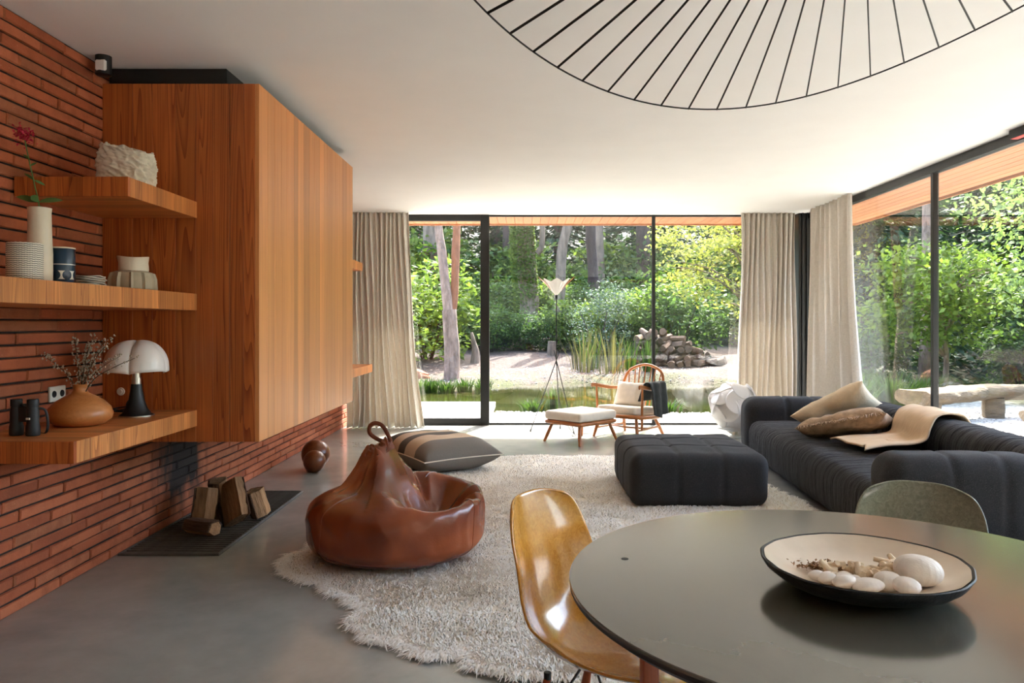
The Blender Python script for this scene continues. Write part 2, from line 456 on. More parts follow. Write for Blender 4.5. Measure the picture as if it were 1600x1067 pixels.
def lathe_me(prof, seg=32, closed=False, angle=45, rfun=None):
    """profile [(r, z)...] round the z axis; r = 0 makes a cap point"""
    V, F, rings = [], [], []
    for (r, z) in prof:
        if r <= 1e-6:
            rings.append([len(V)]); V.append((0, 0, z))
        else:
            rr = []
            for i in range(seg):
                a = 2 * PI * i / seg
                k = rfun(a, z) if rfun else 1.0
                rr.append(len(V)); V.append((r * k * math.cos(a), r * k * math.sin(a), z))
            rings.append(rr)
    for a, c in zip(rings[:-1], rings[1:]):
        for i in range(seg):
            j = (i + 1) % seg
            if len(a) == 1 and len(c) == 1:
                continue
            if len(a) == 1:
                F.append((a[0], c[j], c[i]))
            elif len(c) == 1:
                F.append((a[i], a[j], c[0]))
            else:
                F.append((a[i], a[j], c[j], c[i]))
    if not closed:
        if len(rings[0]) > 1:
            F.append(tuple(reversed(rings[0])))
        if len(rings[-1]) > 1:
            F.append(tuple(rings[-1]))
    me = meshv(V, F, True, angle)
    fix_normals(me)
    return me

def fix_normals(me):
    bm = bmesh.new(); bm.from_mesh(me)
    bmesh.ops.recalc_face_normals(bm, faces=bm.faces)
    bm.to_mesh(me); bm.free()

def tube_vf(pts, rad, sides=8, closed=False, flat=None):
    """swept tube; rad a number or one per point; flat=(k) squashes along the second frame axis"""
    pts = [Vector(p) for p in pts]
    n = len(pts)
    rr = list(rad) if hasattr(rad, '__len__') else [rad] * n
    V, F = [], []
    up = None
    for i, p in enumerate(pts):
        if closed:
            t = (pts[(i + 1) % n] - pts[i - 1]).normalized()
        else:
            t = (pts[min(i + 1, n - 1)] - pts[max(i - 1, 0)]).normalized()
        if up is None:
            up = Vector((0, 0, 1)) if abs(t.z) < 0.9 else Vector((1, 0, 0))
        u = (up - t * up.dot(t))
        u = u.normalized() if u.length > 1e-5 else t.orthogonal().normalized()
        v = t.cross(u)
        up = u
        for k in range(sides):
            a = 2 * PI * k / sides
            V.append(p + u * (math.cos(a) * rr[i]) + v * (math.sin(a) * rr[i] * (flat or 1)))
    for i in range(n if closed else n - 1):
        j = (i + 1) % n
        for k in range(sides):
            l = (k + 1) % sides
            F.append((i * sides + k, i * sides + l, j * sides + l, j * sides + k))
    if not closed:
        F.append(tuple(range(sides - 1, -1, -1)))
        F.append(tuple((n - 1) * sides + k for k in range(sides)))
    return V, F

def tube_me(pts, rad, sides=8, closed=False, flat=None):
    me = meshv(*tube_vf(pts, rad, sides, closed, flat), True, 50)
    fix_normals(me)
    return me

def join_vf(parts):
    V, F = [], []
    for v, f in parts:
        o = len(V)
        V += list(v)
        F += [tuple(i + o for i in q) for q in f]
    return V, F

def spline(pts, n=24, closed=False):
    """Catmull-Rom through the points"""
    P = [Vector(p) for p in pts]
    out = []
    m = len(P)
    segs = m if closed else m - 1
    for s in range(segs):
        if closed:
            a, b, c, d = P[(s - 1) % m], P[s], P[(s + 1) % m], P[(s + 2) % m]
        else:
            a, b, c, d = P[max(s - 1, 0)], P[s], P[s + 1], P[min(s + 2, m - 1)]
        k = max(2, n // segs)
        for i in range(k):
            t = i / k
            out.append(0.5 * ((2 * b) + (c - a) * t + (2 * a - 5 * b + 4 * c - d) * t * t + (3 * b - a - 3 * c + d) * t ** 3))
    if not closed:
        out.append(P[-1])
    return out

def soft_vf(sx, sy, sz, r, res=0.04):
    """rounded block centred at the origin: verts, faces, normals"""
    s = np.array([sx, sy, sz])
    Vs, Fs, off = [], [], 0
    for ax in range(3):
        u, v = (ax + 1) % 3, (ax + 2) % 3
        nu, nv = max(4, int(math.ceil(s[u] / res))), max(4, int(math.ceil(s[v] / res)))
        gu, gv = np.meshgrid(np.linspace(-s[u] / 2, s[u] / 2, nu + 1), np.linspace(-s[v] / 2, s[v] / 2, nv + 1), indexing='ij')
        for d in (-1, 1):
            P = np.zeros((gu.size, 3))
            P[:, u] = gu.ravel(); P[:, v] = gv.ravel(); P[:, ax] = d * s[ax] / 2
            idx = np.arange(gu.size).reshape(nu + 1, nv + 1) + off
            q = np.stack([idx[:-1, :-1], idx[1:, :-1], idx[1:, 1:], idx[:-1, 1:]], -1).reshape(-1, 4)
            if d < 0:
                q = q[:, ::-1]
            Vs.append(P); Fs.append(q); off += gu.size
    P = np.concatenate(Vs); F = np.concatenate(Fs)
    key = np.round(P * 1e5).astype(np.int64)
    _, first, inv = np.unique(key, axis=0, return_index=True, return_inverse=True)
    P = P[first]; F = inv.reshape(-1)[F]
    inner = np.clip(P, -(s / 2 - r), s / 2 - r)
    d = P - inner
    nn = d / np.linalg.norm(d, axis=1)[:, None]
    return inner + nn * r, F, nn

def nz(p, s=1.0):
    return mnoise.noise(Vector(p) * s)

def pillow_me(w, d, h, seed=0, n=26, wr=0.012):
    """stuffed cushion lying flat, seam at mid height"""
    V, F = [], []
    rng = random.Random(seed)
    ox = rng.uniform(0, 50)
    def pt(i, j, sgn):
        u, v = 2 * i / n - 1, 2 * j / n - 1
        e = max(0.0, (1 - u ** 4) * (1 - v ** 4))
        hh = h / 2 * e ** 0.55
        x = u * w / 2 * (1 - 0.07 * (1 - v * v) * abs(u) ** 3)
        y = v * d / 2 * (1 - 0.07 * (1 - u * u) * abs(v) ** 3)
        k = wr * e ** 0.3 * (nz((x * 6 + ox, y * 6, sgn * 3)) + 0.6 * nz((x * 14 + ox, y * 5, 7)))
        return (x, y, sgn * hh + k)
    idx = {}
    for sgn in (1, -1):
        for i in range(n + 1):
            for j in range(n + 1):
                edge = i in (0, n) or j in (0, n)
                key = (i, j, 0 if edge else sgn)
                if key not in idx:
                    idx[key] = len(V)
                    p = pt(i, j, sgn)
                    V.append((p[0], p[1], 0.0) if edge else p)
    for sgn in (1, -1):
        g = lambda i, j: idx[(i, j, 0 if (i in (0, n) or j in (0, n)) else sgn)]
        for i in range(n):
            for j in range(n):
                q = (g(i, j), g(i + 1, j), g(i + 1, j + 1), g(i, j + 1))
                F.append(q if sgn > 0 else tuple(reversed(q)))
    return meshv(V, F, True, 80)

def thing(name, label, cat, loc=(0, 0, 0), rot=0, group=None):
    o = bpy.data.objects.new(name, None)
    COL.objects.link(o)
    o.empty_display_size = 0.1
    o.location = loc
    o.rotation_euler = rot if hasattr(rot, '__len__') else (0, 0, rot)
    return tag(o, label, cat, group)

def tag(o, label, cat, group=None, kind=None):
    o['label'] = label
    o['category'] = cat
    if group:
        o['group'] = group
    if kind:
        o['kind'] = kind
    return o

def struct(name, me, mat, label=None):
    o = mk(name, me, mat)
    o['kind'] = 'structure'
    if label:
        o['label'] = label
    return o

def copy_tree(o, parent=None):
    c = o.copy()
    COL.objects.link(c)
    c.parent = parent
    for ch in list(o.children):
        copy_tree(ch, c)
    return c

def leaf_arr(C, size, rng, aspect=0.5, droop=0.0, dirs=None):
    """rhombic leaves at centres C -> (n, 4, 3)"""
    n = len(C)
    if dirs is None:
        a = rng.normal(size=(n, 3))
        a[:, 2] = a[:, 2] * 0.6 - droop
    else:
        a = dirs + rng.normal(size=(n, 3)) * 0.25
    a /= np.linalg.norm(a, axis=1)[:, None]
    b = np.cross(a, rng.normal(size=(n, 3)) * 0.5 + np.array([0, 0, 1.0]))
    b /= np.linalg.norm(b, axis=1)[:, None] + 1e-9
    L = (size * rng.uniform(0.6, 1.3, n))[:, None]
    return np.stack([C - a * L / 2, C + b * L * aspect / 2, C + a * L / 2, C - b * L * aspect / 2], 1)

def blob_pts(blobs, n, rng, shell=0.55):
    """points in a set of ellipsoids (cx, cy, cz, rx, ry, rz), mostly near their surfaces, in clumps"""
    vol = np.array([b[3] * b[4] * b[5] for b in blobs]) ** 0.75
    pick = rng.choice(len(blobs), n, p=vol / vol.sum())
    B = np.array(blobs)[pick]
    d = rng.normal(size=(n, 3)); d /= np.linalg.norm(d, axis=1)[:, None]
    r = shell + (1 - shell) * rng.random(n) ** 0.6
    return B[:, :3] + d * B[:, 3:] * r[:, None]

def clumped(blobs, nclump, per, csize, rng, shell=0.55):
    c = blob_pts(blobs, nclump, rng, shell)
    P = np.repeat(c, per, 0)
    return P + rng.normal(size=P.shape) * csize * np.array([1, 1, 0.55])

# ------------------------------------------------------------------ the room
XW, CEIL, YB, XR = -2.233, 2.62, 9.45, 3.46
struct('floor', box_me(-2.5, 3.6, -3.2, YB + 0.04, -0.15, 0.0), 'concrete')
struct('ceiling', box_me(-2.5, XR, -3.0, YB - 0.02, CEIL, CEIL + 0.03), 'ceiling')
struct('roof', box_me(-3.2, 4.46, -6.0, 10.27, 2.66, 3.0), 'black')  # rear overhang made deeper to cut sky light at the rear window
wl = struct('wall_left', box_me(-2.6, XW - 0.012, -3.2, YB + 0.1, 0.0, 2.66), 'mortar')

def build_bricks():
    rng = random.Random(4)
    H, L = 0.0557, 0.425
    meshes = []
    for k in range(6):
        bm = bmesh.new()
        l = 0.417; h = 0.0475
        j = lambda: rng.uniform(-0.0016, 0.0016)
        back = [bm.verts.new((-0.05, y, z)) for y, z in ((0, 0), (l, 0), (l, h), (0, h))]
        mid = [bm.verts.new((-0.006, y + j(), z + j())) for y, z in ((0, 0), (l * .35, 0), (l * .7, 0), (l, 0), (l, h), (l * .7, h), (l * .35, h), (0, h))]
        fr = [bm.verts.new((j(), y + j(), z + j())) for y, z in ((.005, .005), (l * .35, .004), (l * .7, .004), (l - .005, .005), (l - .005, h - .005), (l * .7, h - .004), (l * .35, h - .004), (.005, h - .005))]
        for i in range(8):
            bm.faces.new((mid[i], mid[(i + 1) % 8], fr[(i + 1) % 8], fr[i]))
        bm.faces.new((fr[0], fr[1], fr[6], fr[7])); bm.faces.new((fr[1], fr[2], fr[5], fr[6])); bm.faces.new((fr[2], fr[3], fr[4], fr[5]))
        bm.faces.new((back[0], back[1], mid[3], mid[2], mid[1], mid[0]))
        bm.faces.new((back[1], back[2], mid[4], mid[3]))
        bm.faces.new((back[2], back[3], mid[7], mid[6], mid[5], mid[4]))
        bm.faces.new((back[3], back[0], mid[0], mid[7]))
        bmesh.ops.recalc_face_normals(bm, faces=bm.faces)
        me = bm_mesh(bm, True, 30)
        me.materials.append(M['brick'])
        meshes.append(me)
    cand = []
    for r in range(47):
        off = (r * 0.155 + rng.uniform(-0.05, 0.05)) % L
        k = 0
        y = -3.2 - off
        while y < YB - 0.1:
            if y > -3.2 and y + L < YB + 0.3:
                z = r * H + 0.002
                vis = (2.6 < y < 3.98) or (z < 0.69 and y > 2.6)
                score = (1 if vis else 0) * (1 / max(1.0, y) ** 2)
                cand.append((score, y, z))
            y += L
    cand.sort(key=lambda t: -t[0])
    for i, (s, y, z) in enumerate(cand[:300]):
        mk('brick', meshes[i % 6], None, wl, (XW + rng.uniform(-0.004, 0.002), y, z + rng.uniform(-0.001, 0.001)))
    rest = bmesh.new()
    for i, (s, y, z) in enumerate(cand[300:]):
        before = len(rest.verts)
        rest.from_mesh(meshes[i % 6])
        rest.verts.ensure_lookup_table()
        d = Vector((XW + rng.uniform(-0.004, 0.002), y, z))
        for v in rest.verts[before:]:
            v.co += d
    o = mk('brick_courses', bm_mesh(rest, True, 30), 'brick', wl)
    o['kind'] = 'stuff'
build_bricks()

# wall behind the viewer with its own wide window (seen only as light and in reflections)
struct('wall_rear', box_me(-2.6, -1.4, -3.25, -3.05, 0, 2.66), 'white_wall')
struct('wall_corner', box_me(-2.6, XW, YB - 0.02, YB + 0.1, 0, 2.66), 'black')

def window(name, label):
    o = bpy.data.objects.new(name, None)
    COL.objects.link(o)
    o['kind'] = 'structure'
    o['label'] = label
    return o
# sliding door, far wall
d1 = window('door_1', 'black framed sliding glass door beside the left linen curtain')
for (a, c, e, f) in ((-0.585, -0.475, 0.0, 2.62), (-1.98, -1.88, 0.0, 2.62)):
    mk('stile', box_me(a, c, YB - 0.05, YB + 0.03, e, f, 0.003), 'black_metal', d1)
mk('top_rail', box_me(-1.88, -0.585, YB - 0.05, YB + 0.03, 2.545, 2.62, 0.003), 'black_metal', d1)
mk('bottom_rail', box_me(-1.88, -0.585, YB - 0.05, YB + 0.03, 0.0, 0.085, 0.003), 'black_metal', d1)
mk('pane', box_me(-1.885, -0.58, YB - 0.012, YB - 0.004, 0.08, 2.55), 'glass', d1)
w0 = window('window_4', 'narrow fixed pane beside the brick wall behind the curtain')
mk('pane', box_me(XW, -1.985, YB + 0.02, YB + 0.028, 0.0, 2.62), 'glass', w0)
for nm, a, c, lb in (('window_1', -0.475, 1.557, 'large fixed pane between the sliding door and slim mullion'),
                     ('window_2', 1.597, 3.34, 'large fixed pane right of the slim mullion facing the pond')):
    w = window(nm, lb)
    mk('pane', box_me(a, c, YB - 0.004, YB + 0.004, 0.02, 2.605), 'glass', w)
    mk('frame', box_me(a, c, YB - 0.02, YB + 0.02, 2.6, 2.62), 'black_metal', w)
    mk('sill_frame', box_me(a, c, YB - 0.02, YB + 0.02, 0.0, 0.024), 'black_metal', w)
    if nm == 'window_1':
        mk('mullion', box_me(1.557, 1.597, YB - 0.03, YB + 0.02, 0.0, 2.62, 0.002), 'black_metal', w)
col = struct('trim_1', box_me(3.33, 3.53, YB - 0.18, YB + 0.05, 0, 2.62, 0.004), 'black_metal', 'black steel corner post between two linen curtains')
for x in (3.375, 3.43, 3.485):
    mk('flange', box_me(x - 0.008, x + 0.008, YB - 0.205, YB - 0.182, 0, 2.62), 'black_metal', col)
# right glass wall
hd = struct('trim_2', box_me(XR, XR + 0.07, -3.0, YB - 0.18, 2.55, 2.66), 'black_metal', 'black header beam along the right glass wall')
sl = struct('trim_3', box_me(XR, XR + 0.07, -3.0, YB - 0.18, 0.0, 0.03), 'black_metal', 'black sill along the right glass wall')
ys = [-3.0, 0.2, 3.35, 6.48, YB - 0.18]
for i in range(4):
    w = window(f'window_{5 + i}', ['glass wall pane behind the viewer', 'glass wall pane beside the dining table', 'tall glass pane right of the dark mullion, log bench outside', 'tall glass pane beside the corner curtain'][i])
    mk('pane', box_me(XR + 0.03, XR + 0.038, ys[i] + 0.02, ys[i + 1] - 0.02, 0.03, 2.55), 'glass', w)
    if i:
        mk('mullion', box_me(XR + 0.01, XR + 0.06, ys[i] - 0.021, ys[i] + 0.021, 0.03, 2.55, 0.002), 'black_metal', w)
w = window('window_3', 'wide window in the wall behind the viewer')
mk('pane', box_me(-1.4, 3.4, -3.12, -3.112, 0.03, 2.58), 'glass', w)
mk('frame', box_me(-1.4, 3.53, -3.17, -3.07, 2.57, 2.66), 'black_metal', w)
mk('mullion', box_me(0.98, 1.04, -3.16, -3.08, 0.0, 2.6), 'black_metal', w)

# soffit of the roof overhang: separate planks running towards the pond
so = window('roof_soffit', 'timber soffit planks under the roof overhang')
pm1 = box_me(0, 0.108, 0, 0.82, -0.02, 0.02, 0.004)
pm1.materials.append(M['soffit'])
pm2 = box_me(0, 0.108, 0, 13.4, -0.02, 0.02, 0.004)
pm2.materials.append(M['soffit'])
x = -3.2
while x < 3.50:
    mk('plank', pm1, None, so, (x, YB + 0.02, CEIL + 0.02))
    x += 0.1125
x = 3.535
while x < 4.40:
    mk('plank', pm2, None, so, (x, -3.13, CEIL + 0.02))
    x += 0.1125
mk('fascia', box_me(-3.2, 4.48, 10.27, 10.30, 2.60, 3.0), 'soffit', so)
mk('fascia', box_me(4.46, 4.48, -6.0, 10.29, 2.60, 3.0), 'soffit', so)
mk('rear_planks', box_me(-3.2, 4.46, -6.0, -3.14, CEIL, CEIL + 0.04), 'soffit', so)  # unseen rear soffit, extended with the roof to hold back sky light

# ------------------------------------------------------------------ curtains
def curtain(name, label, p0, p1, q0, q1, ztop, npl, amp, seed, puddle=0.0, side=-1):
    rng = random.Random(seed)
    nu, nv = npl * 9, 44
    ph = [rng.uniform(-0.6, 0.6) for _ in range(npl + 2)]
    am = [rng.uniform(0.55, 1.25) for _ in range(npl + 2)]
    p0, p1, q0, q1 = (Vector((*a, 0)) for a in (p0, p1, q0, q1))
    nrm = (p1 - p0).normalized().cross(Vector((0, 0, 1))) * -side
    V, F = [], []
    for j in range(nv + 1):
        t = j / nv                      # 0 top, 1 bottom
        z = ztop * (1 - t)
        e = t ** 1.7
        for i in range(nu + 1):
            u = i / nu
            k = u * npl
            a, f = int(k), k - int(k)
            A = am[a] * (1 - f) + am[a + 1] * f
            P_ = ph[a] * (1 - f) + ph[a + 1] * f
            p = (p0.lerp(p1, u)).lerp(q0.lerp(q1, u), e)
            w = math.sin(2 * PI * k + P_ * (0.4 + t)) + 0.25 * math.sin(4 * PI * k + P_ * 3)
            d = amp * A * w * (0.5 + 0.5 * t)
            p = p + nrm * d + (p1 - p0).normalized() * (0.012 * math.sin(7 * t + a))
            zz = z
            if puddle and t > 0.9:
                g = (t - 0.9) / 0.1
                p = p - nrm * 0 + nrm * (puddle * g * g * (0.6 + 0.6 * nz((u * 9, seed, 0))))
                zz = z + 0.03 * g * max(0, nz((u * 17, seed, 4)))
            V.append((p.x, p.y, max(zz, 0.004) + 0.003))
    for j in range(nv):
        for i in range(nu):
            a = j * (nu + 1) + i
            F.append((a, a + 1, a + nu + 2, a + nu + 1))
    o = mk(name, meshv(V, F, True, 80), 'linen')
    md = o.modifiers.new('thick', 'SOLIDIFY'); md.thickness = 0.003
    tag(o, label, 'curtain', 'linen curtains')
    return o
curtain('linen_curtain', 'pleated linen curtain between the wooden cabinet and sliding door', (-2.2, 9.19), (-1.455, 9.22), (-2.2, 9.2), (-1.26, 9.2), 2.615, 13, 0.07, 3, 0.09)
curtain('linen_curtain', 'pleated linen curtain between the pond window and black corner post', (2.62, 9.26), (3.28, 9.26), (2.55, 9.24), (3.28, 9.24), 2.615, 10, 0.065, 5)
curtain('linen_curtain', 'pleated linen curtain hanging on the right glass wall beside the corner post', (3.375, 8.98), (3.375, 7.86), (3.365, 9.02), (3.365, 7.5), 2.615, 9, 0.075, 8, 0.0, 1)

# ------------------------------------------------------------------ fireplace hood clad in vertical boards
YC, XF, ZT, ZB, YE = 3.968, -1.409, 2.522, 0.640, 6.09
cb = thing('fireplace_cabinet', 'tall wooden hood cabinet of vertical boards floating on the brick wall', 'cabinet', (XW, YC, 0))
mk('body', box_me(0.0, XF - XW - 0.022, 0.022, YE - YC - 0.022, ZB + 0.004, ZT - 0.004), 'black', cb)
def boards(parent, n_edges, fn):
    for a, b in zip(n_edges[:-1], n_edges[1:]):
        fn(a, b)
# facing board widths vary a little, like the photograph's staves
rngb = random.Random(12)
ed = [0.0]
while ed[-1] < YE - YC - 0.16:
    ed.append(ed[-1] + rngb.choice((0.085, 0.1, 0.115, 0.13)))
ed.append(YE - YC)
for a, b in zip(ed[:-1], ed[1:]):
    w = b - a
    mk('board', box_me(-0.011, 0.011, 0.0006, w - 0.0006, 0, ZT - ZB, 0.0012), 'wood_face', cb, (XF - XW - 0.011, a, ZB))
xs_ = [0.0, 0.158, 0.262, 0.385, 0.49, 0.58, 0.668, 0.742, XF - XW - 0.022]
for a, b in zip(xs_[:-1], xs_[1:]):
    g = 0.0025 if abs(a - 0.668) < 1e-6 else 0.0006
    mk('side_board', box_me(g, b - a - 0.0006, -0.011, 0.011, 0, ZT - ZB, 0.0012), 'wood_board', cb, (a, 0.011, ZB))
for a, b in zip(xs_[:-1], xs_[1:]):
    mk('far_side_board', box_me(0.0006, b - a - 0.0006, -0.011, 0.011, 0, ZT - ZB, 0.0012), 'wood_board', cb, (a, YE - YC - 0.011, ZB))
mk('hood_opening', box_me(0.06, 0.70, 0.2, 1.9, ZB - 0.004, ZB + 0.004), 'iron', cb)
so_ = mk('wall_socket', lathe_me([(0, 0.012), (0.012, 0.012), (0.0125, 0.004), (0.019, 0.005), (0.021, 0.0), (0.021, -0.002)], 24), 'white_plastic', cb, (0.098, -0.002, 0.905), (PI / 2, 0, 0))
so_['label'] = 'round cream wall socket'
duct = mk('flue_box', box_me(XW + 0.005, -1.60, 4.02, 5.85, ZT + 0.002, CEIL - 0.001, 0.004), 'black')
tag(duct, 'black flue box on top of the wooden hood cabinet under the ceiling', 'flue box')

def shelf(label, y0, y1, z0, z1, front=True):
    s = thing('wall_shelf', label, 'shelf', (XW, y0, z0), 0, 'thick wooden wall shelves')
    d = -1.735 - XW
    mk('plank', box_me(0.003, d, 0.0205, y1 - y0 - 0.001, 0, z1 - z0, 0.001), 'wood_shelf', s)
    mk('front_edge', box_me(0.003, d, 0.0, 0.02, 0, z1 - z0, 0.001), 'wood_shelf_front', s)
    return s
shelf('short upper wooden shelf carrying the crumpled white vase', 3.281, YC, 1.815, 1.900)
shelf('long middle wooden shelf carrying the tall white vase and navy canister', 1.2, YC, 1.331, 1.418)
shelf('lower wooden shelf carrying the black and white table lamp', 2.888, YC, 0.724, 0.809)
shelf('upper shelf beyond the cabinet, its end just showing before the curtain', YE, 7.95, 1.815, 1.900)
shelf('lower shelf beyond the cabinet, sticking out before the curtain', YE, 8.45, 0.724, 0.809)

# small black spot on the wall near the ceiling
sp = thing('ceiling_spot', 'small black round spotlight with white band beside the flue box', 'spotlight', (-2.155, 3.84, CEIL))
mk('housing', lathe_me([(0, 0), (0.038, 0), (0.038, -0.095), (0.03, -0.1), (0, -0.1)], 24), 'black', sp)
mk('white_band', box_me(-0.022, 0.03, -0.042, -0.02, -0.082, -0.028, 0.006), 'glow_white', sp)

# hearth grate set in the floor, bars one by one
gr = thing('hearth_grate', 'black iron floor grate below the wooden hood', 'grate', (-2.225, 4.10, 0))
GW, GL = 0.55, 1.55
mk('pan', box_me(0, GW, 0, GL, 0.0005, 0.002), 'soil', gr)
for a in ((0, 0.014, 0, GL), (GW - 0.014, GW, 0, GL), (0.014, GW - 0.014, 0, 0.014), (0.014, GW - 0.014, GL - 0.014, GL)):
    mk('rim', box_me(*a, 0.0005, 0.014, 0.002), 'iron', gr)
bar = box_me(0.014, GW - 0.014, -0.009, 0.009, 0.002, 0.012, 0.003)
bar.materials.append(M['iron'])
for k in range(38):
    mk('bar', bar, None, gr, (0, 0.034 + k * 0.0401, 0))

def split_log(label, loc, rot, L, prof, seed, group='split logs on the hearth grate'):
    """firewood: wedge section, rough lengthwise; the bark side is a part"""
    rng = random.Random(seed)
    t = thing('split_log', label, 'log', loc, rot, group)
    nst = 10
    V, F = [], []
    n = len(prof)
    for i in range(nst + 1):
        z = L * i / nst
        for k, (x, y) in enumerate(prof):
            j = 0.006 * nz((x * 30 + seed, y * 30, z * 9)) + 0.004 * rng.uniform(-1, 1)
            V.append((x * (1 + j * 12), y * (1 + j * 12), z + 0.01 * nz((x * 20, y * 20, seed))))
    for i in range(nst):
        for k in range(n):
            l = (k + 1) % n
            F.append((i * n + k, i * n + l, (i + 1) * n + l, (i + 1) * n + k))
    F.append(tuple(range(n - 1, -1, -1))); F.append(tuple(nst * n + k for k in range(n)))
    mk('wood', meshv(V, F, True, 30), 'log', t)
    # bark skin over the first three profile points
    V, F = [], []
    for i in range(nst + 1):
        z = L * (0.01 + 0.98 * i / nst)
        for (x, y) in prof[:4]:
            j = rng.uniform(0, 0.006)
            V.append((x * (1.06 + j * 4), y * (1.06 + j * 4), z))
    for i in range(nst):
        for k in range(3):
            F.append((i * 4 + k, i * 4 + k + 1, (i + 1) * 4 + k + 1, (i + 1) * 4 + k))
    o = mk('bark', meshv(V, F, True, 50), 'log_bark', t)
    m = o.modifiers.new('thick', 'SOLIDIFY'); m.thickness = 0.008
    return t
wedge = [(-0.062, -0.02), (-0.042, 0.042), (0.026, 0.055), (0.062, 0.02), (0.058, -0.038), (0.0, -0.05)]
slabp = [(-0.085, -0.03), (-0.085, 0.025), (0.0, 0.042), (0.082, 0.026), (0.085, -0.026), (0.0, -0.034)]
split_log('split log leaning upright at the left of the hearth woodpile', (-1.97, 4.58, 0.035), (R(-16), R(8), R(25)), 0.225, wedge, 1)
split_log('broad flat-faced split log leaning across the middle of the hearth woodpile', (-1.775, 4.62, 0.06), (R(-14), R(-33), R(-28)), 0.25, slabp, 2)
split_log('short split log lying at the front of the hearth woodpile', (-2.02, 4.50, 0.055), (R(90), R(10), R(70)), 0.2, [(a * .75, b * .75) for a, b in wedge], 3)
split_log('small bark-covered log standing behind the hearth woodpile', (-1.71, 4.86, 0.03), (R(-8), R(-14), R(70)), 0.17, [(a * .9, b * .9) for a, b in wedge], 4)
split_log('dark split log tucked between the two leaning hearth logs', (-1.93, 4.80, 0.03), (R(-6), R(-10), R(100)), 0.25, wedge, 5)

# ------------------------------------------------------------------ things on the shelves
Z3, Z2, Z1 = 1.901, 1.419, 0.810
def crumpled():
    V, F = [], []
    nu, nv = 150, 60
    for j in range(nv + 1):
        t = j / nv
        for i in range(nu):
            a = 2 * PI * i / nu
            ca, sa = math.cos(a), math.sin(a)
            sq = (abs(ca) ** 3.2 + abs(sa) ** 3.2) ** (-1 / 3.2)
            r = sq * (0.9 + 0.14 * math.sin(PI * min(1, t * 1.05)))
            p = Vector((ca * 2.0 + 0.8 * t, sa * 2.0, t * 3.2))
            w = 1 - abs(mnoise.noise(p * 1.5 + Vector((t * 1.3, a * 0.5, 3)))) * 2
            w2 = 1 - abs(mnoise.noise(p * 3.1 + Vector((9, 2, t * 4)))) * 2
            k = 1 + 0.13 * (w - 0.5) + 0.06 * (w2 - 0.5)
            top = 0.205 + 0.03 * math.cos(a - 2.6) + 0.012 * mnoise.noise(Vector((ca * 3, sa * 3, 1)))
            V.append((0.118 * r * k * ca, 0.088 * r * k * sa, top * t))
    n0 = len(V)
    for j in range(3):                                   # lip and inner wall
        for i in range(nu):
            x, y, z = V[nv * nu + i]
            V.append((x * (0.93, 0.9, 0.86)[j], y * (0.93, 0.9, 0.86)[j], z - (0.0, 0.03, 0.15)[j]))
    for j in range(nv + 3):
        for i in range(nu):
            k = (i + 1) % nu
            F.append((j * nu + i, j * nu + k, (j + 1) * nu + k, (j + 1) * nu + i))
    F.append(tuple(range(nu - 1, -1, -1)))
    F.append(tuple((nv + 3) * nu + i for i in range(nu)))
    o = mk('crumpled_vase', meshv(V, F, True, 80), 'crumple', None, (-1.93, 3.64, Z3))
    tag(o, 'crumpled chalk white ceramic vase on the upper shelf', 'vase')
crumpled()

tv = mk('tall_vase', lathe_me([(0, 0), (0.043, 0), (0.046, 0.01), (0.0455, 0.12), (0.042, 0.2), (0.0405, 0.285), (0.043, 0.304), (0.040, 0.305), (0.036, 0.28), (0.036, 0.05), (0, 0.05)], 40, rfun=lambda a, z: 1 + 0.012 * math.sin(9 * a + z * 20)), 'ceramic', None, (-1.95, 3.02, Z2))
tag(tv, 'tall white cylindrical vase holding a red flower', 'vase')
fl = thing('red_flower', 'single crimson flower on a leafy stem in the tall vase', 'flower', (-1.95, 3.02, Z2 + 0.06))
st = spline([(0.01, 0, 0), (0.005, -0.01, 0.24), (-0.012, -0.012, 0.33), (-0.045, -0.005, 0.46), (-0.062, 0, 0.53)], 20)
mk('stem', tube_me(st, 0.0025, 6), 'stem', fl)
def leaf_me(L, w, bend=0.2, n=6):
    V, F = [], []
    for i in range(n + 1):
        t = i / n
        k = w * math.sin(PI * min(1, t * 0.97 + 0.02)) ** 0.8
        z = bend * L * t * t
        V += [(L * t, -k, -z + 0.15 * k), (L * t, 0, -z), (L * t, k, -z + 0.15 * k)]
    for i in range(n):
        for j in range(2):
            a = 3 * i + j
            F.append((a, a + 1, a + 4, a + 3))
    return meshv(V, F, True, 80)
lm = leaf_me(0.085, 0.013); lm.materials.append(M['stem'])
for z, a, tlt, s in ((0.255, 0.2, -0.25, 1.0), (0.255, 3.2, -0.35, 0.95), (0.25, 1.7, -0.3, 0.7), (0.26, 4.8, -0.35, 0.8), (0.345, 0.5, 0.3, 0.5), (0.35, 3.4, -0.8, 0.45), (0.42, 0.8, -0.8, 0.35), (0.425, 3.6, -0.9, 0.3)):
    p = min(st, key=lambda q: abs(q.z - z))
    o = mk('leaf', lm, None, fl, p, (0.8, tlt, a)); o.scale = (s, s * 1.3, s)
rng = np.random.default_rng(5)
pet = leaf_arr(np.array([-0.062, 0, 0.535]) + rng.normal(size=(260, 3)) * np.array([0.016, 0.016, 0.017]), 0.014, rng, 0.6)
mk('blossom', fast_quads(pet), 'blossom', fl)['kind'] = 'stuff'

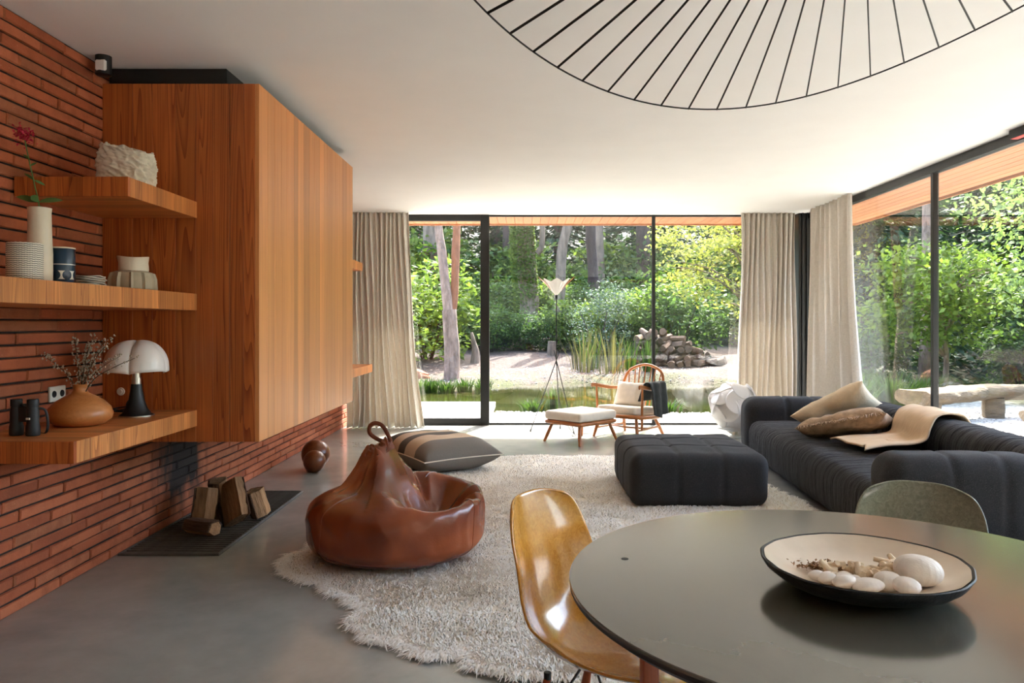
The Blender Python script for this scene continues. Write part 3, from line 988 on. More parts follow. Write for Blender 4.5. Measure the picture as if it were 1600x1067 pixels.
o = mk('woven_pot', lathe_me([(0, 0), (0.058, 0), (0.0595, 0.004), (0.0595, 0.14), (0.057, 0.1425), (0.054, 0.14), (0.054, 0.02), (0, 0.02)], 48), 'woven', None, (-1.88, 2.825, Z2))
tag(o, 'black and white woven pattern pot at the end of the middle shelf', 'pot')
cn = thing('canister', 'navy blue lidded canister with white patterned band on the middle shelf', 'canister', (-1.93, 3.135, Z2), R(40))
mk('body', lathe_me([(0, 0), (0.045, 0), (0.047, 0.003), (0.047, 0.150), (0.0455, 0.153), (0, 0.153)], 40), 'navy', cn)
mk('lid', lathe_me([(0.0462, 0.1515), (0.0475, 0.153), (0.0475, 0.1565), (0.046, 0.158), (0, 0.158)], 40), 'ceramic', cn)
for k in range(7):
    me = lathe_me([(0, 0.0), (0.03, 0.0), (0.062, 0.001), (0.062, 0.0045), (0.03, 0.0035), (0, 0.0035)], 30, rfun=lambda a, z, k=k: 1 + 0.05 * math.sin(5 * a + k) + 0.03 * math.sin(9 * a + 2 * k))
    for v in me.vertices:
        a = math.atan2(v.co.y, v.co.x)
        v.co.z += 0.0035 * (v.co.x ** 2 + v.co.y ** 2) / 0.0038 * (0.5 + 0.5 * math.sin(4 * a + k * 1.3))
    o = mk('coaster', me, 'coaster', None, (-1.93 + 0.004 * math.sin(k * 2), 3.33 + 0.005 * math.cos(k * 3), Z2 + 0.0075 * k), k * 0.7)
    tag(o, ('lowest', 'second lowest', 'third lowest', 'middle', 'third highest', 'second highest', 'topmost')[k] + ' thin wavy white coaster in the stack beside the navy canister', 'coaster', 'coasters stacked on the middle shelf')
# fluted pot under a plain bowl
fp = mk('fluted_pot', lathe_me([(0, 0), (0.094, 0), (0.101, 0.01), (0.098, 0.06), (0.09, 0.088), (0.07, 0.098), (0.066, 0.09), (0.06, 0.03), (0, 0.03)], 132, angle=25,
        rfun=lambda a, z: 1 + (0.12 if z < 0.092 else 0.0) * max(0, math.cos(11 * a)) ** 8), 'stoneware', None, (-1.93, 3.69, Z2))
tag(fp, 'fluted grey stoneware pot with raised ribs at the end of the middle shelf', 'pot')
wb_ = mk('white_bowl', lathe_me([(0, 0), (0.066, 0.0), (0.068, 0.008), (0.066, 0.04), (0.071, 0.066), (0.069, 0.068), (0.062, 0.04), (0.06, 0.012), (0, 0.01)], 48, rfun=lambda a, z: 1 + 0.02 * math.sin(3 * a + 40 * z)), 'ceramic', None, (-1.925, 3.69, Z2 + 0.0985))
for v in wb_.data.vertices:
    if v.co.z > 0.05:
        v.co.z += 0.004 * math.sin(math.atan2(v.co.y, v.co.x) * 2 + 0.6)
tag(wb_, 'wavy rimmed white bowl standing on the fluted pot', 'bowl')

# turned wooden vase and dry branches
wv_ = mk('wooden_vase', lathe_me([(0, 0), (0.075, 0), (0.098, 0.006), (0.124, 0.028), (0.13, 0.05), (0.122, 0.078), (0.095, 0.108), (0.06, 0.13), (0.036, 0.142), (0.027, 0.156), (0.028, 0.172), (0.033, 0.181), (0.031, 0.183), (0.022, 0.172), (0.02, 0.15), (0, 0.14)], 56, rfun=lambda a, z: 1 + 0.02 * math.cos(2 * a)), 'turned', None, (-1.99, 3.36, Z1))
tag(wv_, 'squat turned wooden vase with narrow neck on the lower shelf', 'vase')
db = thing('dried_branches', 'dry budding branches standing in the squat wooden vase', 'branches', (-1.99, 3.36, Z1 + 0.15))
rngp = random.Random(7)
tips = [(-0.13, -0.05, 0.16), (-0.012, -0.02, 0.23), (0.03, 0.02, 0.2), (0.06, 0.0, 0.245), (0.09, 0.03, 0.22), (0.16, -0.02, 0.235), (0.15, 0.04, 0.15), (0.27, -0.05, 0.15)]
buds = []
for tp in tips:
    m1 = (tp[0] * 0.25, tp[1] * 0.3, tp[2] * 0.35)
    m2 = (tp[0] * 0.6, tp[1] * 0.6 + rngp.uniform(-.01, .01), tp[2] * 0.72)
    path = spline([(0, 0, -0.05), m1, m2, tp], 16)
    mk('branch', tube_me(path, [0.0028 - 0.0016 * i / len(path) for i in range(len(path))], 5), 'twig', db)
    for p in path[4:]:
        for _ in range(5 if tp[0] < 0.2 else 2):
            q = p + Vector((rngp.uniform(-.013, .013), rngp.uniform(-.013, .013), rngp.uniform(-.012, .016)))
            r_ = rngp.uniform(0.0028, 0.0055)
            buds.append(([q + Vector(d) * r_ for d in ((1, 0, 0), (-1, 0, 0), (0, 1, 0), (0, -1, 0), (0, 0, 1.3), (0, 0, -1.3))], [(0, 2, 4), (2, 1, 4), (1, 3, 4), (3, 0, 4), (2, 0, 5), (1, 2, 5), (3, 1, 5), (0, 3, 5)]))
mk('buds', meshv(*join_vf(buds), True, 80), 'bud', db)['kind'] = 'stuff'

# binoculars standing on end
bn = thing('binoculars', 'black binoculars standing on end at the lower shelf edge', 'binoculars', (-2.03, 3.05, Z1), R(-8))
for s in (-1, 1):
    bt = mk('barrel', lathe_me([(0, 0), (0.024, 0), (0.026, 0.004), (0.026, 0.035), (0.0225, 0.05), (0.023, 0.1), (0.0205, 0.112), (0.02, 0.116), (0.0215, 0.12), (0.0215, 0.143), (0.019, 0.147), (0, 0.145)], 28), 'rubber', bn, (0.037 * s, 0, 0))
    mk('eyepiece', lathe_me([(0, 0.1455), (0.014, 0.1455), (0.0145, 0.1475), (0, 0.1478)], 20), 'lens', bt)
mk('bridge', box_me(-0.02, 0.02, -0.014, 0.014, 0.055, 0.118, 0.005, 2), 'rubber', bn)
mk('focus_wheel', lathe_me([(0, 0.118), (0.011, 0.118), (0.011, 0.128), (0, 0.128)], 20), 'black', bn)
mk('badge', box_me(0.028, 0.044, -0.0265, -0.0225, 0.066, 0.074), 'white_plastic', bn)
mk('strap', tube_me(spline([(0.058, 0.005, 0.11), (0.075, 0.02, 0.1), (0.078, 0.03, 0.05), (0.06, 0.04, 0.006), (0.0, 0.06, 0.005), (-0.07, 0.04, 0.006), (-0.085, 0.02, 0.05), (-0.06, 0.01, 0.11)], 40), 0.005, 6, flat=0.35), 'rubber', bn)

# switch plate in the wall beside a dark timber block
sw = thing('wall_switch', 'cream double switch plate on the brick wall behind the wooden vase', 'switch', (XW, 3.575, 0.93))
mk('plate', box_me(0, 0.012, -0.06, 0.06, -0.036, 0.036, 0.003), 'white_plastic', sw)
for y in (-0.03, 0.03):
    mk('socket_hole', lathe_me([(0, 0.004), (0.015, 0.004), (0.017, 0), (0, 0)], 20), 'black', sw, (0.0105, y, 0), (0, PI / 2, 0))

# bat-winged table lamp
tl = thing('table_lamp', 'table lamp with white winged shade on a black cone base', 'lamp', (-1.915, 3.70, Z1), R(-20))
mk('base', lathe_me([(0, 0), (0.078, 0), (0.079, 0.004), (0.066, 0.012), (0.05, 0.035), (0.036, 0.075), (0.028, 0.12), (0.0245, 0.156), (0, 0.158)], 48), 'black', tl)
mk('foot_ring', lathe_me([(0.076, -0.0005), (0.0805, 0.0), (0.0805, 0.005), (0.077, 0.006)], 48, closed=True), 'steel', tl)
mk('stem', lathe_me([(0, 0.155), (0.022, 0.155), (0.022, 0.186), (0.0185, 0.187), (0.0185, 0.25), (0, 0.25)], 32), 'steel', tl)
def wing_shade():
    """four lobes, two folds, scalloped hem"""
    V, F = [], []
    nu, nv = 128, 26
    for j in range(nv + 1):
        t = j / nv
        for i in range(nu):
            a = 2 * PI * i / nu
            lobe = abs(math.sin(2 * a)) ** 0.55            # 0 at the creases
            r = 0.15 * math.sin(t * PI / 2) ** 0.95 * (0.80 + 0.20 * lobe)
            z = 0.128 * math.cos(t * PI / 2) ** 1.05 * (0.86 + 0.14 * lobe)
            z += 0.032 * (1 - lobe) * t * t * -0.4 + 0.012 * lobe * math.sin(t * PI)
            if t > 0.9:
                z -= (t - 0.9) * 0.18
            V.append((r * math.cos(a), r * math.sin(a), z))
    for j in range(nv):
        for i in range(nu):
            k = (i + 1) % nu
            F.append((j * nu + i, j * nu + k, (j + 1) * nu + k, (j + 1) * nu + i))
    return meshv(V, F, True, 60)
o = mk('shade', wing_shade(), 'opal', tl, (0, 0, 0.238), R(45 - 12))
m = o.modifiers.new('thick', 'SOLIDIFY'); m.thickness = 0.003
mk('cord', tube_me(spline([(-0.06, 0.04, 0.006), (-0.1, 0.06, 0.006), (-0.14, 0.03, 0.012), (-0.12, -0.02, 0.02), (-0.08, 0.0, 0.03), (-0.11, 0.05, 0.036), (-0.15, 0.02, 0.03), (-0.12, -0.03, 0.03), (-0.085, 0.02, 0.02), (-0.13, 0.06, 0.02), (-0.16, 0.09, 0.05), (-0.17, 0.15, 0.09)], 110), 0.0035, 6), 'rubber', tl)

# ------------------------------------------------------------------ rug of sheepskins
RUG = [(-1.22, 3.9), (-1.24, 4.05), (-1.17, 4.2), (-1.2, 4.6), (-1.16, 5.2), (-1.08, 5.8), (-0.95, 6.25), (-0.66, 6.55), (-0.5, 6.86), (-0.14, 7.06), (0.28, 7.1), (0.8, 7.06), (1.3, 6.98),
       (1.7, 6.6), (1.84, 5.7), (1.9, 5.1), (1.86, 4.4), (1.92, 3.6), (1.8, 3.0), (1.2, 2.66), (0.6, 2.62), (0.05, 2.7), (-0.1, 2.75), (-0.19, 2.83), (-0.22, 2.95), (-0.3, 2.88), (-0.4, 2.9),
       (-0.47, 3.0), (-0.6, 3.03), (-0.7, 3.2), (-0.68, 3.32), (-0.76, 3.44), (-0.88, 3.54), (-0.97, 3.7), (-1.07, 3.7)]
def rug():
    rng = np.random.default_rng(3)
    poly = [(p.x, p.y) for p in spline([(x, y, 0) for x, y in RUG], 210, True)]
    poly = [(x + 0.02 * nz((x * 9, y * 9, 0)), y + 0.02 * nz((x * 9, y * 9, 5))) for x, y in poly]
    t = thing('sheepskin_rug', 'large shaggy white sheepskin rug on the concrete floor', 'rug', (0, 0, 0))
    bm = bmesh.new()
    f = bm.faces.new([bm.verts.new((x, y, 0.001)) for x, y in poly])
    r = bmesh.ops.extrude_face_region(bm, geom=[f])
    for v in r['geom']:
        if isinstance(v, bmesh.types.BMVert):
            v.co.z = 0.014
    bmesh.ops.recalc_face_normals(bm, faces=bm.faces)
    mk('hide', bm_mesh(bm, False), 'wool', t)
    # curly wool locks
    px = np.array(poly)
    def inside(P):
        c = np.zeros(len(P), bool)
        x, y = P[:, 0], P[:, 1]
        for (x0, y0), (x1, y1) in zip(px, np.roll(px, -1, 0)):
            m = ((y0 > y) != (y1 > y)) & (x < (x1 - x0) * (y - y0) / (y1 - y0 + 1e-12) + x0)
            c ^= m
        return c
    P = rng.uniform((-1.3, 2.55), (1.98, 7.15), (46000, 2))
    P = P[inside(P)]
    dens = np.clip((3.6 / P[:, 1]) ** 1.2, 0.4, 1)
    P = P[rng.random(len(P)) < dens]
    # fringe locks along the outline
    e = np.repeat(px, 14, 0) + rng.normal(size=(len(px) * 14, 2)) * 0.016
    P = np.concatenate([P, e])
    edge = np.concatenate([np.zeros(len(P) - len(e)), np.ones(len(e))])
    c = px.mean(0)
    hd = np.array([math.atan2(nz((a * 1.3, b * 1.3, 2)), nz((a * 1.3, b * 1.3, 8))) for a, b in P])
    hd = hd + rng.normal(size=len(P)) * 0.7
    hd = np.where(edge > 0, np.arctan2(P[:, 1] - c[1], P[:, 0] - c[0]) + rng.normal(size=len(P)) * 0.6, hd)
    hump = np.array([nz((a * 5, b * 5, 1)) for a, b in P])
    per = 9
    n = len(P) * per
    base = np.repeat(P, per, 0) + rng.normal(size=(n, 2)) * 0.011
    h = np.repeat(hd, per) + rng.normal(size=n) * 0.35
    ed = np.repeat(edge, per)
    L = rng.uniform(0.022, 0.05, n) * (1 + 0.5 * ed)
    z0 = np.where(ed > 0, 0.004, 0.012)
    zt = np.repeat(np.clip(hump, -0.5, 0.8), per) * 0.014 + rng.uniform(0.018, 0.032, n)
    zt = np.where(ed > 0, zt * 0.7, zt)
    dx, dy = np.cos(h), np.sin(h)
    w = rng.uniform(0.0014, 0.0028, n)
    sx, sy = -dy * w, dx * w
    def row(k, zz, ww):
        return (np.stack([base[:, 0] + dx * L * k - sx * ww, base[:, 1] + dy * L * k - sy * ww, zz], 1),
                np.stack([base[:, 0] + dx * L * k + sx * ww, base[:, 1] + dy * L * k + sy * ww, zz], 1))
    a0, a1 = row(0.0, z0, 1.0)
    b0, b1 = row(0.4, zt, 1.1)
    c0, c1 = row(1.0, np.maximum(zt * 0.55, 0.004), 0.35)
    V = np.stack([a0, a1, b0, b1, c0, c1], 1).reshape(-1, 3)
    k = np.arange(n) * 6
    F = np.concatenate([np.stack([k, k + 1, k + 3, k + 2], 1), np.stack([k + 2, k + 3, k + 5, k + 4], 1)])
    me = bpy.data.meshes.new('pile')
    me.vertices.add(len(V)); me.vertices.foreach_set('co', V.astype(np.float32).ravel())
    me.loops.add(F.size); me.loops.foreach_set('vertex_index', F.astype(np.int32).ravel())
    me.polygons.add(len(F))
    me.polygons.foreach_set('loop_start', np.arange(0, F.size, 4, dtype=np.int32))
    me.polygons.foreach_set('loop_total', np.full(len(F), 4, dtype=np.int32))
    me.update(); me.validate()
    me.shade_smooth()
    mk('wool_pile', me, 'pile', t)['kind'] = 'stuff'
rug()

# ------------------------------------------------------------------ leather bean bag
def bag_point(u, v):
    """u angle, v 0 (bottom centre) .. 1 (top centre)"""
    ph = (v - 0.5) * PI
    s, c = math.sin(ph), math.cos(ph)
    rho = abs(c) ** 0.5
    x, y = 0.47 * rho * math.cos(u), 0.44 * rho * math.sin(u)
    z = 0.18 + 0.18 * math.copysign(abs(s) ** 0.5, s)
    wu = min(1.0, max(0.0, (z - 0.10) / 0.2))
    wu = wu * wu * (3 - 2 * wu)
    # bulging walls, slack near the floor
    k = 1 + 0.03 * nz((math.cos(u) * 1.4, math.sin(u) * 1.4, z * 4)) + 0.012 * nz((math.cos(u) * 5, math.sin(u) * 5, z * 9 + 3))
    rg = 1 - 2 * abs(nz((math.cos(u) * 2.6 + z * 3, math.sin(u) * 2.6, z * 3.5 + 7)))       # slack creases in the hide
    k += 0.028 * max(0, rg - 0.45) * min(1, max(0, z - 0.03) / 0.08)
    if z < 0.12:
        k *= 1 - 0.10 * ((0.12 - z) / 0.12) ** 2
    x *= k; y *= k
    # gathered neck: steep at the back, long slope of folds running into the seat
    dx, dy = x + 0.12, y - 0.05
    d = math.hypot(dx * (0.72 if dx > 0 else 1.3), dy * 0.95)
    a = math.atan2(dy, dx)
    sg = 0.14 * (1 + 0.16 * math.sin(4 * a + 0.8) + 0.10 * math.sin(7 * a + 2))
    h = 0.185 * math.exp(-(d / sg) ** 2.6) + 0.015 * math.exp(-(d / 0.22) ** 2)
    pl = abs(((a * 9 / (2 * PI) + 0.25 * math.sin(a * 2) + 0.8 * d) % 1.0) * 2 - 1)      # sharp pleats round the neck
    folds = (pl - 0.45) * 0.085 * min(1, d / 0.05) * max(0, 1 - d / 0.27)
    # seat hollow with creased edge, fuller rims
    hx, hy = x - 0.19, y + 0.03
    hd = math.hypot(hx, hy * 0.85)
    hol = -0.185 * math.exp(-(hd / 0.18) ** 2) - 0.05 * math.exp(-((x - 0.12) / 0.2) ** 2 - ((y + 0.3) / 0.2) ** 2)
    rim = 0.055 * math.exp(-((hd - 0.27) / 0.085) ** 2) * (1 if x > -0.1 else 0.3)
    ha = math.atan2(hy, hx)
    hp = abs(((ha * 8 / (2 * PI) + 0.3 * math.sin(3 * ha)) % 1.0) * 2 - 1)
    cr = (hp - 0.5) * 0.05 * math.exp(-((hd - 0.17) / 0.085) ** 2)
    z += wu * (h + folds + hol + rim + cr)
    # the peak leans a little back and left
    l = max(0.0, z - 0.33)
    x += -0.05 * l + 0.012 * nz((z * 9, a, 1)) * min(1, l * 8)
    return Vector((x, y + 0.12 * l, max(0.0, z)))
def beanbag():
    t = thing('bean_bag', 'cognac brown leather bean bag with a carrying loop on the rug', 'bean bag', (-0.70, 4.08, 0.016))
    nu, nv = 300, 170
    V = [bag_point(2 * PI * i / nu, j / nv) for j in range(1, nv) for i in range(nu)]
    F = []
    for j in range(nv - 2):
        for i in range(nu):
            k = (i + 1) % nu
            F.append((j * nu + i, j * nu + k, (j + 1) * nu + k, (j + 1) * nu + i))
    F.append(tuple(range(nu - 1, -1, -1)))
    F.append(tuple((nv - 2) * nu + i for i in range(nu)))
    mk('body', meshv(V, F, True, 80), 'leather', t)
    for u in (-2.35, -0.42, 1.1, 2.6):
        path = [bag_point(u, k) for k in np.linspace(0.16, 0.9, 46)]
        mk('seam', tube_me(path, 0.0026, 5), 'leather', t)
    p = max(V, key=lambda q: q.z)
    loop = [p + Vector(q) for q in ((0.03, 0, -0.03), (0.018, 0, 0.0), (-0.015, 0, 0.055), (-0.055, 0.0, 0.072), (-0.085, 0, 0.055), (-0.088, 0, 0.02), (-0.06, 0, -0.008), (-0.015, 0, -0.03))]
    mk('loop_handle', tube_me(spline(loop, 40), 0.0115, 8, flat=0.3), 'leather', t)
beanbag()

# ------------------------------------------------------------------ striped floor cushion
fc = thing('floor_cushion', 'large floor cushion with grey and beige stripes behind the bean bag', 'cushion', (-0.80, 6.66, 0.15), math.atan2(0.83, -0.555))
me = pillow_me(1.04, 0.74, 0.29, 4, 34, 0.012)
mk('cover', me, 'kilim', fc)
ring = [v.co.copy() for v in me.vertices if abs(v.co.z) < 1e-6]
ring.sort(key=lambda p: math.atan2(p.y / 0.35, p.x / 0.5))
mk('piping', tube_me(ring, 0.005, 6, True), 'cream', fc)

# fused wooden balls
wbl = thing('wooden_ball_stool', 'dark turned wood sculpture of two fused balls by the brick wall', 'sculpture', (-1.83, 6.55, 0))
def ball(r, n=28):
    return lathe_me([(0, 0)] + [(r * math.sin(PI * i / n), r - r * math.cos(PI * i / n)) for i in range(1, n)] + [(0, 2 * r)], 40, angle=80)
mk('large_ball', ball(0.123), 'ballwood', wbl, (-0.02, 0.05, 0))
mk('small_ball', ball(0.093), 'ballwood', wbl, (0.02, -0.13, 0))

# ------------------------------------------------------------------ ottoman and sofa
def channel(V, N_, ax, seams, depth, sig, mask=None):
    s = V[:, ax]
    d = np.zeros(len(V))
    for q in seams:
        d = np.maximum(d, np.exp(-((s - q) / sig) ** 2))
    if mask is not None:
        d = d * mask
    return V - N_ * (d * depth)[:, None]

def soft_part(name, parent, size, center, r, seams, mat, res=0.03, depth=0.02, sig=0.014, puff=0.02, wr=0.006, seed=0):
    V, F, Nn = soft_vf(*size, r, res)
    h = np.array(size) / 2
    q = np.clip(1 - (V / h) ** 2, 0, 1)
    # puff between seams
    base = V.copy()
    pf = np.ones(len(V))
    V = V + Nn * (puff * np.sqrt(q[:, 0] * q[:, 1] + q[:, 1] * q[:, 2] + q[:, 0] * q[:, 2]) / 1.7)[:, None]
    for ax, sl in seams.items():
        V = channel(V, Nn * (np.abs(Nn[:, ax]) < 0.75)[:, None], ax, sl, depth, sig)
    w = np.array([nz((a * 7 + seed, b * 7, c * 7)) for a, b, c in base])
    V = V + Nn * (w * wr)[:, None]
    V[:, 2] = np.maximum(V[:, 2], -h[2])
    me = meshv(V, [tuple(f) for f in F.tolist()], True, 80)
    return mk(name, me, mat, parent, center)

ot = thing('ottoman', 'square charcoal fabric ottoman with stitched panels on the rug', 'ottoman', (1.17, 5.6, 0.016))
soft_part('body', ot, (0.93, 1.02, 0.35), (0, 0, 0.18), 0.075, {0: [-0.155, 0.155], 1: [-0.17, 0.17]}, 'sofa', 0.02, 0.014, 0.010, 0.03, 0.007, 3)
me_ = []
sf = thing('sofa', 'long charcoal channel-ribbed sofa in front of the right glass wall', 'sofa', (2.56, 5.60, 0), R(-3))
soft_part('seat', sf, (0.92, 2.86, 0.33), (-0.12, 0, 0.195), 0.10, {1: list(np.arange(-1.4, 1.41, 0.075))}, 'sofa_rib', 0.022, 0.008, 0.010, 0.035, 0.006, 5)
soft_part('backrest', sf, (0.34, 3.44, 0.55), (0.41, 0, 0.305), 0.13, {1: list(np.arange(-1.7, 1.71, 0.105))}, 'sofa_rib', 0.025, 0.013, 0.012, 0.02, 0.006, 7)
soft_part('armrest', sf, (0.84, 0.33, 0.53), (-0.165, 1.555, 0.295), 0.11, {0: [-0.05, 0.21]}, 'sofa', 0.022, 0.018, 0.010, 0.02, 0.004, 9)
soft_part('armrest', sf, (0.84, 0.33, 0.53), (-0.165, -1.555, 0.295), 0.11, {0: [-0.09, 0.17]}, 'sofa', 0.022, 0.018, 0.010, 0.02, 0.004, 11)
o = mk('seat_button', lathe_me([(0, 0.004), (0.01, 0.003), (0.014, 0.0), (0, -0.004)], 14), 'sofa', sf, (-0.02, -0.63, 0.395))

def loose(o, label, cat):
    return tag(o, label, cat)
p1 = thing('sofa_pillow', 'pale sand linen pillow leaning on the sofa backrest', 'pillow', (2.62, 6.36, 0.525), (R(-30), R(-30), R(-30)))
mk('cover', pillow_me(0.64, 0.56, 0.15, 11, 26, 0.016), 'sand_pillow', p1)
p2 = thing('sofa_pillow', 'fringed tan pillow lying in front of the sand pillow on the sofa', 'pillow', (2.46, 5.84, 0.485), (R(-12), R(-14), R(-30)))
mk('cover', pillow_me(0.66, 0.5, 0.17, 15, 26, 0.02), 'tan_pillow', p2)
fr = []
rr = random.Random(2)
for k in range(70):
    x = -0.31 + 0.62 * k / 69
    a = Vector((x, -0.232 + 0.01 * math.sin(k), 0.002))
    fr.append(tube_vf([a, a + Vector((rr.uniform(-.01, .01), -0.02, 0.01)), a + Vector((rr.uniform(-.02, .02), -0.045, -0.01 + rr.uniform(-.01, .01)))], 0.003, 4))
mk('fringe', meshv(*join_vf(fr), True, 60), 'tan_pillow', p2)['kind'] = 'stuff'

def throw():
    prof = spline([(-0.3, 0, 0.412), (-0.12, 0, 0.424), (0.06, 0, 0.428), (0.17, 0, 0.45), (0.215, 0, 0.53), (0.28, 0, 0.596), (0.40, 0, 0.618), (0.52, 0, 0.59), (0.606, 0, 0.48), (0.618, 0, 0.36)], 60)
    nu = 30
    V, F = [], []
    for i, p in enumerate(prof):
        t = i / (len(prof) - 1)
        for j in range(nu + 1):
            u = j / nu
            y0, y1 = -0.62 + 0.42 * t, -0.12 + 0.60 * t
            y = y0 + (y1 - y0) * u + 0.02 * math.sin(t * 9)
            wv = 0.016 * max(0, math.sin(u * 10 + t * 3)) + 0.012 * nz((u * 4, t * 5, 3))
            x = p.x + (0.05 * math.sin(u * 5) if t < 0.15 else 0)
            V.append((x, y, p.z + 0.006 + max(0, wv)))
    n = nu + 1
    for i in range(len(prof) - 1):
        for j in range(nu):
            F.append((i * n + j, (i + 1) * n + j, (i + 1) * n + j + 1, i * n + j + 1))
    o = mk('throw_blanket', meshv(V, F, True, 80), 'blanket', None, (2.56, 5.60, 0), R(-3))
    m = o.modifiers.new('thick', 'SOLIDIFY'); m.thickness = 0.012; m.offset = 1
    tag(o, 'camel wool throw draped over the sofa seat and backrest', 'blanket')
throw()

# ------------------------------------------------------------------ dining table
TX, TY, TZ = 0.687, 1.557, 0.73
tb = thing('dining_table', 'round dark satin dining table in the foreground', 'table', (TX, TY, 0))
mk('tabletop', lathe_me([(0, 0), (0.5985, 0), (0.6, -0.0015), (0.6, -0.006)], 160, angle=30), 'table', tb, (0, 0, TZ)) 
mk('edge_band', lathe_me([(0, -0.0061), (0.5995, -0.0061), (0.599, -0.014), (0.575, -0.032), (0, -0.034)], 160, angle=30), 'black', tb, (0, 0, TZ))
for a in (188, 98, 8, 278):
    x, y = 0.45 * math.cos(R(a)), 0.45 * math.sin(R(a))
    mk('leg', box_me(-0.016, 0.016, -0.016, 0.016, 0, 0.697, 0.004, 2), 'leg_wood', tb, (x, y, 0), R(a))
mk('inlay_plug', lathe_me([(0, 0.0007), (0.008, 0.0007), (0.0085, 0.0), (0, -0.001)], 24), 'black', tb, (-0.467, 0.147, TZ))

# ------------------------------------------------------------------ moulded shell chairs
def shell_me():
    prof = spline([(-0.245, 0, 0.815), (-0.222, 0, 0.74), (-0.2, 0, 0.66), (-0.182, 0, 0.58), (-0.155, 0, 0.51), (-0.1, 0, 0.452), (-0.02, 0, 0.428), (0.08, 0, 0.43), (0.16, 0, 0.44), (0.205, 0, 0.437), (0.228, 0, 0.415)], 60)
    nv, nu = len(prof) - 1, 36
    V, F = [], []
    for j, p in enumerate(prof):
        t = j / nv
        tg = (prof[min(j + 1, nv)] - prof[max(j - 1, 0)]).normalized()
        nr = Vector((-tg.z, 0, tg.x))                     # towards the sitter
        if nr.x < 0 and nr.z < 0:
            nr = -nr
        bw = 0.185 + 0.045 * math.exp(-((t - 0.42) / 0.2) ** 2) + 0.03 * math.exp(-((t - 0.8) / 0.2) ** 2)
        bw *= (1 - max(0, 1 - t / 0.16) ** 2.6 * 0.28) * (1 - max(0, (t - 0.88) / 0.12) ** 2.4 * 0.3)
        cup = 0.055 + 0.045 * math.exp(-((t - 0.5) / 0.16) ** 2)
        for i in range(nu + 1):
            u = 2 * i / nu - 1
            c = cup * abs(u) ** 2.4
            q = p + nr * c
            # rounded upper corners: the edge sinks towards the sides
            dz = -0.032 * max(0, 1 - t / 0.2) ** 1.2 * abs(u) ** 3.2
            V.append((q.x, u * bw, q.z + dz))
    n = nu + 1
    for j in range(nv):
        for i in range(nu):
            F.append((j * n + i, j * n + i + 1, (j + 1) * n + i + 1, (j + 1) * n + i))
    return meshv(V, F, True, 80)
SH = shell_me()
def shell_chair(label, mat, loc, rz):
    t = thing('shell_chair', label, 'chair', loc, rz, 'moulded shell chairs at the round table')
    o = mk('shell', SH.copy(), mat, t)
    m = o.modifiers.new('thick', 'SOLIDIFY'); m.thickness = 0.007; m.offset = -1
    m = o.modifiers.new('soft', 'SUBSURF'); m.levels = 1; m.render_levels = 1
    top = 0.408
    feet = {}
    for sx in (-1, 1):
        for sy in (-1, 1):
            a = Vector((0.0 + 0.10 * sx, 0.13 * sy, top)); b_ = Vector((-0.01 + 0.20 * sx, 0.215 * sy, 0))
            feet[(sx, sy)] = (a, b_)
            pts = [b_.lerp(a, k / 8) for k in range(9)]
            mk('leg', tube_me(pts, [0.009 + 0.006 * math.sin(PI * min(1, k / 8 + 0.15)) for k in range(9)], 12), 'leg_wood', t)
            mk('bracket', tube_me([a, a + Vector((0, 0, 0.016))], 0.009, 10), 'black', t)
    for p, q in (((-1, -1), (1, 1)), ((-1, 1), (1, -1)), ((-1, -1), (-1, 1)), ((1, -1), (1, 1))):
        f = lambda k, e: feet[k][1].lerp(feet[k][0], e)
        mk('wire_brace', tube_me([f(p, 0.55), f(q, 0.9)], 0.0035, 6), 'black_metal', t)
        mk('wire_brace', tube_me([f(q, 0.55), f(p, 0.9)], 0.0035, 6), 'black_metal', t)
    return t
shell_chair('glossy mustard yellow moulded shell chair beside the round table', 'mustard_shell', (0.20, 1.875, 0.0), R(-30))
sg_ = shell_chair('sage grey moulded shell chair between the round table and sofa', 'sage_shell', (1.12, 2.17, 0.0), R(-119))
sg_.scale = (0.94, 0.94, 0.94)

# ------------------------------------------------------------------ dish of sea finds
dish = thing('ceramic_dish', 'wide shallow dish, cream inside and black outside, on the round table', 'dish', (0.675, 1.515, TZ + 0.0005))
dish.scale = (1, 1, 0.86)
irr = lambda a, z: 1 + 0.014 * math.sin(2 * a + 0.5) + 0.01 * math.sin(5 * a + 1) + 0.004 * math.sin(17 * a)
mk('outer', lathe_me([(0, 0.0), (0.075, 0.0), (0.125, 0.007), (0.165, 0.024), (0.188, 0.044), (0.197, 0.06), (0.1985, 0.064), (0.196, 0.066), (0.193, 0.064), (0.16, 0.039), (0.1, 0.013), (0, 0.009)], 140, angle=60, rfun=irr), 'bowl_out', dish)
mk('inner_glaze', lathe_me([(0, 0.022), (0.1, 0.027), (0.155, 0.042), (0.1905, 0.0644)], 140, closed=True, angle=60, rfun=irr), 'bowl_in', dish)
def dz_at(r):
    pr = [(0, 0.022), (0.1, 0.027), (0.155, 0.042), (0.1905, 0.0644)]
    for (a, b), (c, d) in zip(pr[:-1], pr[1:]):
        if r <= c:
            return b + (d - b) * (r - a) / (c - a)
    return 0.065
def urchin(r, h):
    n = 18
    return lathe_me([(0, 0)] + [(r * math.sin(PI * (i / n)) ** 0.8, h / 2 - h / 2 * math.cos(PI * i / n)) for i in range(1, n)] + [(0.004, h * 0.995), (0, h * 0.985)], 60, angle=80, rfun=lambda a, z: 1 + 0.028 * abs(math.sin(10 * a)) + 0.006 * math.sin(40 * a))
DX, DY = 0.675, 1.515
